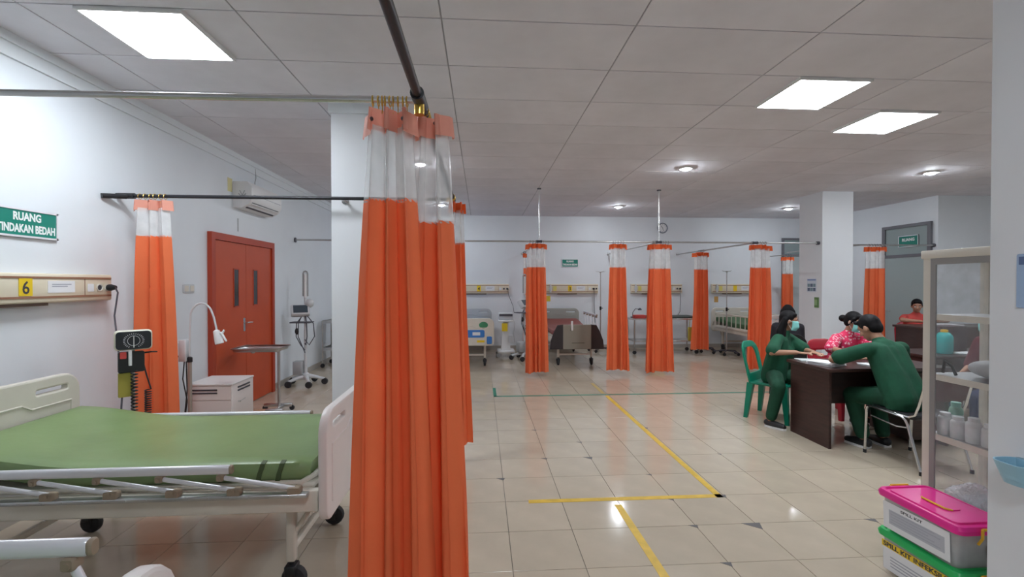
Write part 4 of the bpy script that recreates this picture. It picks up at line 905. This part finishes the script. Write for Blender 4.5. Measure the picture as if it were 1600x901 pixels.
# ================================================================== people
def ik(a, c, l1, l2, hint):
    a = Vector(a); c = Vector(c); d = c-a; L = min(d.length, (l1+l2)*.995); u = d.normalized(); c = a+u*L
    k = (l1*l1-l2*l2+L*L)/(2*L); h = math.sqrt(max(l1*l1-k*k, 0)); hv = Vector(hint); hv = (hv-u*hv.dot(u)).normalized()
    return a+u*k+hv*h, c
def person(label, pelvis, face, lean, hands, feet, hy=0, hp=0, s=1., shirt=None, pants=None, hair='short', mask=False, voxel=.007, sleeve=.6, shoe=black_m, side=0, shoulder=.165, logo=False, bulk=1., elbow_min=None, knee=.75, seat=None):
    P0 = Vector(pelvis); t = thing('person', label, 'person', (P0.x, P0.y, 0), 0)
    base = Vector((P0.x, P0.y, 0)); U = Vector((0, 0, 1)); F = Vector((math.cos(R(face)), math.sin(R(face)), 0)); L_ = U.cross(F)
    sp = (U*math.cos(R(lean))+F*math.sin(R(lean))+L_*math.sin(R(side))).normalized()
    bf = (F-sp*F.dot(sp)).normalized()
    pel = P0-base; shc = pel+sp*.46*s; wst = pel+sp*.16*s
    nk = shc+sp*.05*s+bf*.01
    hd_yaw = R(face+hy); hF0 = Vector((math.cos(hd_yaw), math.sin(hd_yaw), 0))
    hU = (U*math.cos(R(hp))+hF0*math.sin(R(hp))).normalized(); hF = (hF0*math.cos(R(hp))-U*math.sin(R(hp))).normalized(); hL = hU.cross(hF)
    hc = nk+sp*.06*s+hU*.10*s+hF*.025
    Mh = Matrix((hL, hF, hU)).transposed()      # columns: left, forward, up
    def H(l, f_, u): return hc+hL*l*s+hF*f_*s+hU*u*s
    sh = [shc+L_*shoulder*s*k-sp*.01 for k in (1, -1)]; hip = [pel+L_*.085*s*k for k in (1, -1)]
    body = MB(); top = MB(); leg = MB()
    # torso
    for k in (1, -1):
        a = pel+L_*.07*s*k; b_ = shc+L_*.085*s*k-sp*.05
        body.cap(a, b_, .095*s, .078*s); top.cap(a-sp*.03, wst+L_*.062*s*k, .118*s*bulk, .110*s*bulk); top.cap(wst+L_*.062*s*k, b_, .110*s*bulk, .098*s); leg.cap(a-sp*.01, a+sp*.05, .112*s, .108*s)
    body.cap(sh[0], sh[1], .05*s); top.cap(sh[0]-L_*.01*s, sh[1]+L_*.01*s, .064*s); top.cap(sh[0]*.62+sh[1]*.38+sp*.022*s, sh[1]*.62+sh[0]*.38+sp*.022*s, .068*s); top.cap(shc, shc+(hc-shc)*.30, .080*s, .062*s)
    body.cap(shc, hc-hU*.03*s-hF*.02*s, .05*s, .046*s)
    body.cap(pel, shc-sp*.07*s, .10*s, .085*s); top.cap(pel, shc-sp*.06, .112*s, .10*s); top.cap(shc-sp*.16+bf*.03, shc-sp*.22+bf*.03, .10*s*bulk)
    # head
    body.ell(H(0, -.008, .022), (.073*s, .092*s, .096*s), Mh, 18, 12); body.ell(H(0, .022, -.045), (.055*s, .062*s, .062*s), Mh, 16, 10); body.cap(H(0, .04, -.085), H(0, .055, -.085), .026*s, .022*s)
    body.cap(H(0, .084, .015), H(0, .098, -.022), .008*s, .013*s); body.cap(H(.03, .066, .033), H(-.03, .066, .033), .016*s); body.cap(H(.016, .075, -.062), H(-.016, .075, -.062), .009*s)
    for k in (1, -1): body.ell(H(.076*k, -.008, -.005), (.012*s, .022*s, .034*s), Mh, 10, 8); body.cap(H(.035*k, .062, -.02), H(.035*k, .058, -.03), .02*s)
    # arms and hands
    for i, k in enumerate((1, -1)):
        tgt = Vector(hands[i])-base
        for q in [i*.25 for i in range(0, 73)]:                 # swing the elbow outwards until it clears the table top
            hint = (-U*math.cos(R(q*8))+L_*k*math.sin(R(q*8)))*.95+L_*k*.45*(1-q/18)-bf*.3
            el, wr = ik(sh[i], tgt, .285*s, .25*s, hint)
            if elbow_min is None or el.z >= elbow_min: break
        body.cap(sh[i], el, .046*s, .038*s); body.cap(el, wr, .038*s, .026*s)
        e2 = sh[i]+(el-sh[i])*sleeve; top.cap(sh[i], e2, .064*s, .064*s*bulk)
        d = (wr-el).normalized(); d = (d+F*.35-U*.25).normalized(); d.z = max(d.z, -.04); d.normalize()
        nrm = U-d*U.dot(d); nrm.normalize(); sd = d.cross(nrm)*k              # side towards the thumb
        sd = -sd if sd.dot(-L_*k) < 0 else sd
        pc = wr+d*.05*s
        for q in (-.028, -.010, .010, .028): body.cap(wr+sd*q*.6*s, pc+d*.035*s+sd*q*s, .014*s, .012*s, 8)
        for q, ln in ((-.031, .058), (-.011, .072), (.010, .078), (.031, .070)):
            a = pc+d*.038*s+sd*q*s; m1 = a+(d+sd*q*3).normalized()*ln*.52*s+nrm*.004; m2 = m1+(d*.8-nrm*.55).normalized()*ln*.5*s
            body.cap(a, m1, .0092*s, .0088*s, 8); body.cap(m1, m2, .0086*s, .0074*s, 8)
        a = wr+d*.018*s+sd*.028*s; m1 = a+(d*.65+sd*.75).normalized()*.042*s; m2 = m1+(d*.95+sd*.25-nrm*.2).normalized()*.034*s
        body.cap(a, m1, .0125*s, .0105*s, 8); body.cap(m1, m2, .0102*s, .0085*s, 8)
    # legs
    for i, k in enumerate((1, -1)):
        ft = Vector(feet[i])-base; ank = ft+U*.085*s
        kn, ank = ik(hip[i], ank, .43*s, .41*s, U*.9+F*knee+L_*k*.12)
        body.cap(hip[i], kn, .07*s, .05*s); body.cap(kn, ank, .048*s, .034*s)
        leg.cap(hip[i], kn, .102*s, .076*s); mid = kn+(ank-kn)*.88; leg.cap(kn, mid, .076*s, .062*s)
        fd = F+L_*k*.15; fd.normalize(); body.cap(ank-U*.035*s, ank+fd*.12*s-U*.055*s, .03*s, .024*s)
        sh_ = MB(); sh_.cap(ank-fd*.03*s-U*.035*s, ank+fd*.06*s-U*.042*s, .043*s, .042*s); sh_.cap(ank+fd*.06*s-U*.042*s, ank+fd*.145*s-U*.05*s, .042*s, .033*s)
        for v in sh_.v: v.z = max(v.z, ank.z-.085*s+.012)
        so = link('shoe', remesh(sh_, .008, 'shoe', 3), shoe, t, 'full')
        sl = MB(); a_ = ank-fd*.05*s; b2 = ank+fd*.16*s; n_ = Vector((-fd.y, fd.x, 0))
        ring = [a_+n_*.036*s, a_-n_*.036*s, ank+fd*.05*s-n_*.045*s, b2-n_*.032*s, b2+fd*.02*s, b2+n_*.032*s, ank+fd*.05*s+n_*.045*s]
        z0 = ank.z-.085*s; sl.loft([[(p.x, p.y, z0) for p in ring], [(p.x, p.y, z0+.02) for p in ring]]); sl.build('sole', white_m, so)
    meshes = [remesh(body, voxel, 'body', 4), remesh(top, voxel*1.4, 'shirt', 8), remesh(leg, voxel*1.4, 'trousers', 8)]
    if seat:                                   # the weight flattens flesh and cloth on the seat
        (cx, cy), sz, yaw = seat; ca, sa = math.cos(R(yaw)), math.sin(R(yaw))
        for me in meshes:
            for v in me.vertices:
                dx, dy = v.co.x+base.x-cx, v.co.y+base.y-cy; u_, w_ = dx*ca+dy*sa, -dx*sa+dy*ca
                if v.co.z < .30 or abs(w_) > .30 or u_ < -.36 or u_ > .32: continue
                lim = sz-.0015-.10*max(0, u_-.215)/.10 if me is not meshes[1] else sz-.0015
                if v.co.z < lim: v.co.z = lim+(v.co.z-lim)*.02
    for me, nm, mm in zip(meshes, ('body', 'shirt', 'trousers'), (skin_m, shirt, pants)): link(nm, me, mm, t, 'full')
    # hair
    hr = MB()
    hr.ell(H(0, -.022, .040), (.083*s, .094*s, .094*s), Mh, 18, 12); hr.ell(H(0, -.05, -.005), (.074*s, .06*s, .075*s), Mh, 14, 9)
    if hair == 'long':
        for q in (-.07, -.045, -.015, .015, .045, .07):
            a = H(q, -.04-.02*(1-abs(q)/.07), .02); b_ = H(q*1.25, -.085, -.13); c_ = b_-U*.17*s+L_*q*.2-bf*.01
            hr.cap(a, b_, .036*s, .036*s); hr.cap(b_, c_, .036*s, .028*s)
        for q in (-1, 1): hr.cap(H(.068*q, -.025, .05), H(.074*q, -.045, -.09), .024*s, .028*s); hr.cap(H(.074*q, -.045, -.09), H(.085*q, -.03, -.22), .03*s, .026*s)
        hr.cap(H(.05, .05, .085), H(-.05, .05, .085), .022*s)
    elif hair == 'bun':
        hr.ell(H(0, -.135, .005), (.05*s, .045*s, .045*s), Mh, 14, 9); hr.cap(H(.05, .05, .085), H(-.05, .05, .085), .022*s)
        for q in (-1, 1): hr.cap(H(.070*q, .02, .05), H(.074*q, -.01, -.03), .018*s, .014*s)
    else:
        hr.cap(H(.045, .06, .09), H(-.045, .06, .09), .02*s)
        for q in (-1, 1): hr.cap(H(.073*q, .01, .03), H(.075*q, .005, -.005), .012*s, .009*s)
    link('hair', remesh(hr, voxel*1.1, 'hair', 4), hair_m, t, 'full')
    # face details
    for k in (1, -1):
        e = MB().ell(H(.031*k, .074, .004), (.014*s, .010*s, .009*s), Mh, 10, 8).build('eye', white_m, t, True); MB().ell(H(.031*k, .0815, .004), (.006*s, .004*s, .007*s), Mh, 8, 6).build('iris', black_m, e, True)
        MB().cap(H(.018*k, .084, .034), H(.046*k, .074, .036), .0035*s, .0025*s, 6).build('eyebrow', hair_m, t, True)
    if mask:
        def mk(u, v):
            a = R(-78+156*u); z = .012-.115*v; rr = .006*math.sin(v*math.pi*4); bul = math.sin(math.pi*v)
            x = (.070-.010*v)*math.sin(a); y = .012+(.072+.024*bul+rr*.4)*math.cos(a)+.004
            return H(x*1.08, y, z)
        mo = MB().grid(mk, 20, 14).build('face_mask', maskm, t, 'full')
        md = mo.modifiers.new('thick', 'SOLIDIFY'); md.thickness = .002; md.offset = 1
        lp = MB()
        for k in (1, -1): lp.tube([H(.074*k, .03, .0), H(.084*k, .0, .02), H(.086*k, -.018, .0), H(.082*k, .0, -.04), H(.07*k, .03, -.08)], .0018, 5)
        lp.build('ear_loop', white_m, mo, True)
    else:
        MB().cap(H(.018, .083, -.058), H(-.018, .083, -.058), .0055*s, .0055*s, 8).build('lips', mat('lips', (.34, .10, .08), .5), t, True)
    if logo:
        c_ = shc-sp*.13+bf*.137*s-L_*.06
        MB().box(-.035, .035, -.002, .002, -.006, .006).xf(Matrix.Translation(c_) @ Matrix((-L_, bf, sp)).transposed().to_4x4()).build('chest_print', pgrey_m, t)
    return t
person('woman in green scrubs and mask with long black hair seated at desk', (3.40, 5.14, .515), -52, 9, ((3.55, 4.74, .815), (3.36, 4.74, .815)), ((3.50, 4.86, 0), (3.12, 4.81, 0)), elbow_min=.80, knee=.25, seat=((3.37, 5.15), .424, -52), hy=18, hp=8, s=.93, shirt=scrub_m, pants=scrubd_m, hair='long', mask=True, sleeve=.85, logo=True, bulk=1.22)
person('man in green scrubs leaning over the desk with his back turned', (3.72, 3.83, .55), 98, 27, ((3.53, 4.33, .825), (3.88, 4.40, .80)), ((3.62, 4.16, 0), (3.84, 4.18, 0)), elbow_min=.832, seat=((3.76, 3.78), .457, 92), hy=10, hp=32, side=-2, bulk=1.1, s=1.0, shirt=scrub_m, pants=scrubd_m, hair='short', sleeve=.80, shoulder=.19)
person('woman in pink patterned shirt and mask with a hair bun', (4.19, 5.17, .52), -78, 12, ((4.25, 4.68, .80), (3.93, 4.68, .80)), ((4.28, 4.82, 0), (4.10, 4.82, 0)), hy=12, hp=16, bulk=1.1, elbow_min=.83, seat=((4.24, 5.22), .424, -82), s=.92, shirt=batik_m, pants=mat('dark_trousers', (.02, .02, .025), .8), hair='bun', mask=True, sleeve=.95)
dk_m = mat('dark_cloth', (.02, .018, .025), .85)
person('dark haired person in dark clothes partly hidden behind the woman in green', (4.39, 6.38, .52), 56, 8, ((4.52, 6.75, .62), (4.68, 6.65, .62)), ((4.54, 6.80, 0), (4.71, 6.69, 0)), seat=((4.37, 6.34), .424, 56), hy=0, hp=10, s=.92, shirt=dk_m, pants=dk_m, hair='long', voxel=.011, sleeve=.9)
person('person in coral shirt seated behind the dark counter', (7.52, 7.58, .54), -118, 6, ((7.5, 7.20, .925), (7.28, 7.24, .925)), ((7.45, 7.25, 0), (7.28, 7.35, 0)), elbow_min=.93, seat=((7.55, 7.62), .424, -120), hy=-10, hp=12, s=.95, shirt=coral_m, pants=dk_m, voxel=.011, sleeve=.6)
person('masked person in maroon top and jeans seated beyond the glass cabinet', (5.14, 4.23, .54), 178, 10, ((4.78, 4.14, .64), (4.80, 4.34, .64)), ((4.74, 4.12, 0), (4.72, 4.36, 0)), seat=((5.20, 4.22), .457, 178), hy=0, hp=10, s=.95, shirt=maroon_m, pants=jeans_m, hair='short', mask=True, voxel=.011, sleeve=.95)

# ================================================================== glass cabinet
gc = thing('glass_cabinet', 'cream framed glass medicine cabinet beside the wide white column', 'cabinet', (2.69, 2.10, 0), 0)
X0, X1, Y0, Y1 = -.19, .19, -.37, .37
for x in (X0, X1-.035):
    for y in (Y0, Y1-.045): MB().box(x, x+.035, y, y+.045, 0, 1.70).build('post', cream_m, gc)
MB().rbox(X0-.01, X1+.01, Y0-.01, Y1+.01, 1.69, 1.735, .008, 2).build('top', cream_m, gc, True); MB().box(X0, X1, Y0, Y1, .08, .12).build('bottom', cream_m, gc)
for z in (.35, .72, 1.05, 1.38):
    MB().box(X0+.004, X1-.004, Y0+.02, Y1-.02, z-.006, z).build('shelf', grey_m, gc); MB().box(X0+.002, X0+.012, Y0+.045, Y1-.045, z-.03, z+.002).build('shelf_edge', cream_m, gc)
df = MB().box(X0-.004, X0+.004, Y1-.075, Y1-.045, .12, 1.69).box(X0-.004, X0+.004, Y0+.045, Y0+.075, .12, 1.69).box(X0-.004, X0+.004, Y0+.075, Y1-.075, 1.655, 1.69).build('door_frame', mat('frame_warm_grey', (.30, .29, .28), .5), gc)  # door frame in one even grey
MB().box(X0+.0012, X0+.004, Y0+.07, Y1-.07, .12, 1.66).build('glass_pane', glass_m, gc); MB().box(X1-.014, X1-.010, Y0+.04, Y1-.04, .12, 1.69).build('glass_pane', glass_m, gc); MB().box(X0+.03, X1-.03, Y1-.025, Y1-.021, .12, 1.69).build('glass_pane', glass_m, gc)
def bottle(x, y, z, label, m=white_m, cap=white_m, h=.115, r=.032):
    t = thing('medicine_bottle', label, 'bottle', (x, y, z), 0, 'bottles in the glass cabinet')
    MB().lathe([(0, 0), (r, 0), (r*1.04, .006), (r*1.04, h*.74), (r*.9, h*.82), (r*.62, h*.86)], n=18).build('bottle_body', m, t, True); MB().lathe([(r*.72, h*.85), (r*.74, h), (0, h*1.01)], n=16).build('cap', cap, t, True)
    MB().lathe([(r*1.045, h*.2), (r*1.052, h*.21), (r*1.052, h*.6), (r*1.045, h*.61)], n=18).build('label_band', paper_m, t, True)
mb_ = mat('bottle_milky', (.78, .79, .80), .35)
for x, y, h, od in ((2.56, 2.395, .12, 'first'), (2.56, 2.325, .115, 'second'), (2.565, 2.25, .13, 'third'), (2.575, 2.18, .115, 'fourth')): bottle(x, y, .72, od+' white bottle from the far cabinet post on the lower shelf', mb_, mb_, h)
bottle(2.64, 2.41, .72, 'bottle with a pale green cap behind the white bottle row', mat('bottle_green', (.25, .5, .38), .4), mat('cap_mint', (.3, .62, .52), .4), .17, .03)
yb = thing('medicine_carton', 'yellow medicine carton beside the white bottles', 'carton', (2.56, 2.115, .72), 8)
MB().box(-.028, .028, -.02, .02, 0, .105).build('carton', ygreen, yb); MB().box(-.0285, -.0275, -.008, .008, .03, .075).build('printed_mark', mat('carton_mark', (.45, .16, .02), .5), yb); MB().box(-.028, .028, -.02, .02, .105, .107).build('flap', yclip_m, yb)
for x, y, hh in ((2.575, 2.02, .07), (2.58, 1.93, .09)):
    o = thing('medicine_box', ('low' if hh < .08 else 'tall')+' pale medicine box beyond the yellow carton in cabinet', 'box', (x, y, .72), 5, 'pale boxes in the cabinet'); MB().box(-.04, .04, -.035, .035, 0, hh).build('carton', paper_m, o); MB().box(-.0405, -.04, -.02, .02, .02, hh*.6).build('printed_mark', bluep_m, o)
pb = MB().ell((2.66, 2.13, 1.105), (.13, .22, .055)); pb.ell((2.66, 2.02, 1.10), (.13, .2, .05)); tag(link('padded_bag', remesh(pb, .01, 'padded_bag', 5), grey_m, None, 'full'), 'grey padded bag on the upper cabinet shelf', 'bag')
cl = MB()
for k in range(3): cl.torus((2.60+.02*k, 1.98-.05*k, 1.225), .07, .008, 'x', 20, 6)
tag(cl.build('coiled_hose', black_m, None, True), 'black coiled hose on the grey bag in the cabinet', 'hose')
tag(MB().tube([(2.56, 2.41, 1.058), (2.545, 2.385, 1.13), (2.56, 2.36, 1.10), (2.55, 2.33, 1.058)], .008, 6).build('rubber_tube', rubber_m, None, True), 'dark rubber tube at the post end of upper shelf', 'tube')
for k, (x, y) in enumerate(((2.62, 2.33), (2.64, 2.16), (2.62, 1.98))):
    b_ = MB().ell((x, y, .40), (.10, .085, .05)); b_.ell((x+.02, y-.02, .44), (.07, .06, .035)); me = remesh(b_, .012, 'plastic_pack', 2); rr = random.Random(k)
    for v in me.vertices: v.co += Vector((rr.uniform(-.003, .003), rr.uniform(-.003, .003), rr.uniform(-.003, .003)))
    me.transform(Matrix.Translation((0, 0, .35-min(v.co.z for v in me.vertices))))
    o = link('plastic_pack', me, bag_m, None, False); tag(o, ('first', 'second', 'third')[k]+' clear plastic pack from the far post in the cabinet bottom', 'pack', 'plastic packs in the cabinet')

# ================================================================== spill kit boxes
def storage_box(label, z0, h, lidm, rz, big):
    t = thing('storage_box', label, 'storage box', (2.325, 2.19, z0), rz)
    a, b = .135, .205; zw = .014 if big else .004
    def rg(k, z, r=.03): return [(x*k, y*k, z) for x, y in rrect(-a, a, -b, b, r, 4)]
    MB().loft([rg(.90, .0), rg(.93, .01), rg(1.0, h-.035), rg(1.0, h-.02), rg(.98, h-.02), rg(.92, .014)]).build('tub', tub_m, t, True)
    MB().rbox(-a*.85, a*.85, -b*.85, b*.85, .02, h*.45, .02, 3).build('grey_contents', mat('contents_grey', (.22, .24, .25), .8), t, True)
    MB().rbox(-a*.85, a*.85, -b*.88, b*.6, h*.45, h*.82, .02, 3).build('yellow_contents', mat('contents_yellow', (.62, .36, .04), .7), t, True)
    ld = MB().loft([rg(1.0, h-.032), rg(1.10, h-.032), rg(1.12, h-.012), rg(1.07, h+.004), rg(.99, h+.006), rg(.96, h-.002), rg(.90, h-.002), rg(.88, h+.007), rg(.2, h+.008)]).build('lid', lidm, t, True)
    MB().rbox(-.03, .03, -.075, .075, h+.004, h+(.012 if big else .0088), .015, 3).build('handle_well', lidm, ld, True)
    MB().tube([(-.03, .075, h+zw-.004), (-.045, .06, h+zw), (-.045, -.06, h+zw), (-.02, -.075, h+zw-.004)], .005, 6).build('wire_handle', yclip_m, ld, True)
    for s in (-1, 1):
        c = MB().tube([(-.05, s*(b*1.1+.012), h+.0), (.05, s*(b*1.1+.012), h+.0)], .006, 6)
        for x in (-.05, .05): c.tube([(x, s*(b*1.1+.012), h+.0), (x, s*(b*1.08+.016), h-.04), (x, s*(b*1.03+.008), h-.075)], .006, 6)
        c.build('clip', yclip_m, t, True)
    lb_ = thing('tmp', '', '', (0, 0, 0)); bpy.data.objects.remove(lb_)
    # paper label on the left face (local -x), built facing -y then turned
    lo = MB().box(-.185, .175, -.0012, 0, .015, h-.05).build('paper_label', paper_m, t); lo.location = (-a*.985-.004, 0, 0); lo.rotation_euler = (0, R(-2), R(-90))
    if big:
        lettering('SPILL KIT', -.02, h-.068, .12, .014, -.0012, ink_m, lo, bold=.02, th=.0006)
        MB().box(-.15, .15, -.0018, -.0012, .045, h-.085).build('printed_block', mat('print_grey', (.50, .52, .57), .7), lo)
        for k in range(5): MB().box(-.14, .13-.03*(k % 3), -.0022, -.0018, .055+.014*k, .060+.014*k).build('printed_line', greyink_m, lo)
    else:
        MB().box(-.19, .19, -.0016, -.001, h-.082, h-.048).build('yellow_strip', ygreen, lo)
        lettering('SPILL KIT INFEKSIUS', -.0, h-.065, .36, .025, -.0016, ink_m, lo, bold=.03, th=.0006)
        for k in range(4): MB().box(-.14, .13-.03*(k % 3), -.0018, -.0012, .04+.016*k, .046+.016*k).build('printed_line', greyink_m, lo)
    MB().box(.01, .11, -b-.003, -b+.001, h*.28, h*.55).build('dark_emblem', mat('emblem_dark', (.05, .02, .04), .5), t)
    return t
storage_box('clear storage box with a green lid standing on the floor', 0, .215, greenlid_m, 0, False)
storage_box('clear storage box with a bright pink lid on the green lidded box', .224, .205, pinklid_m, 0, True)
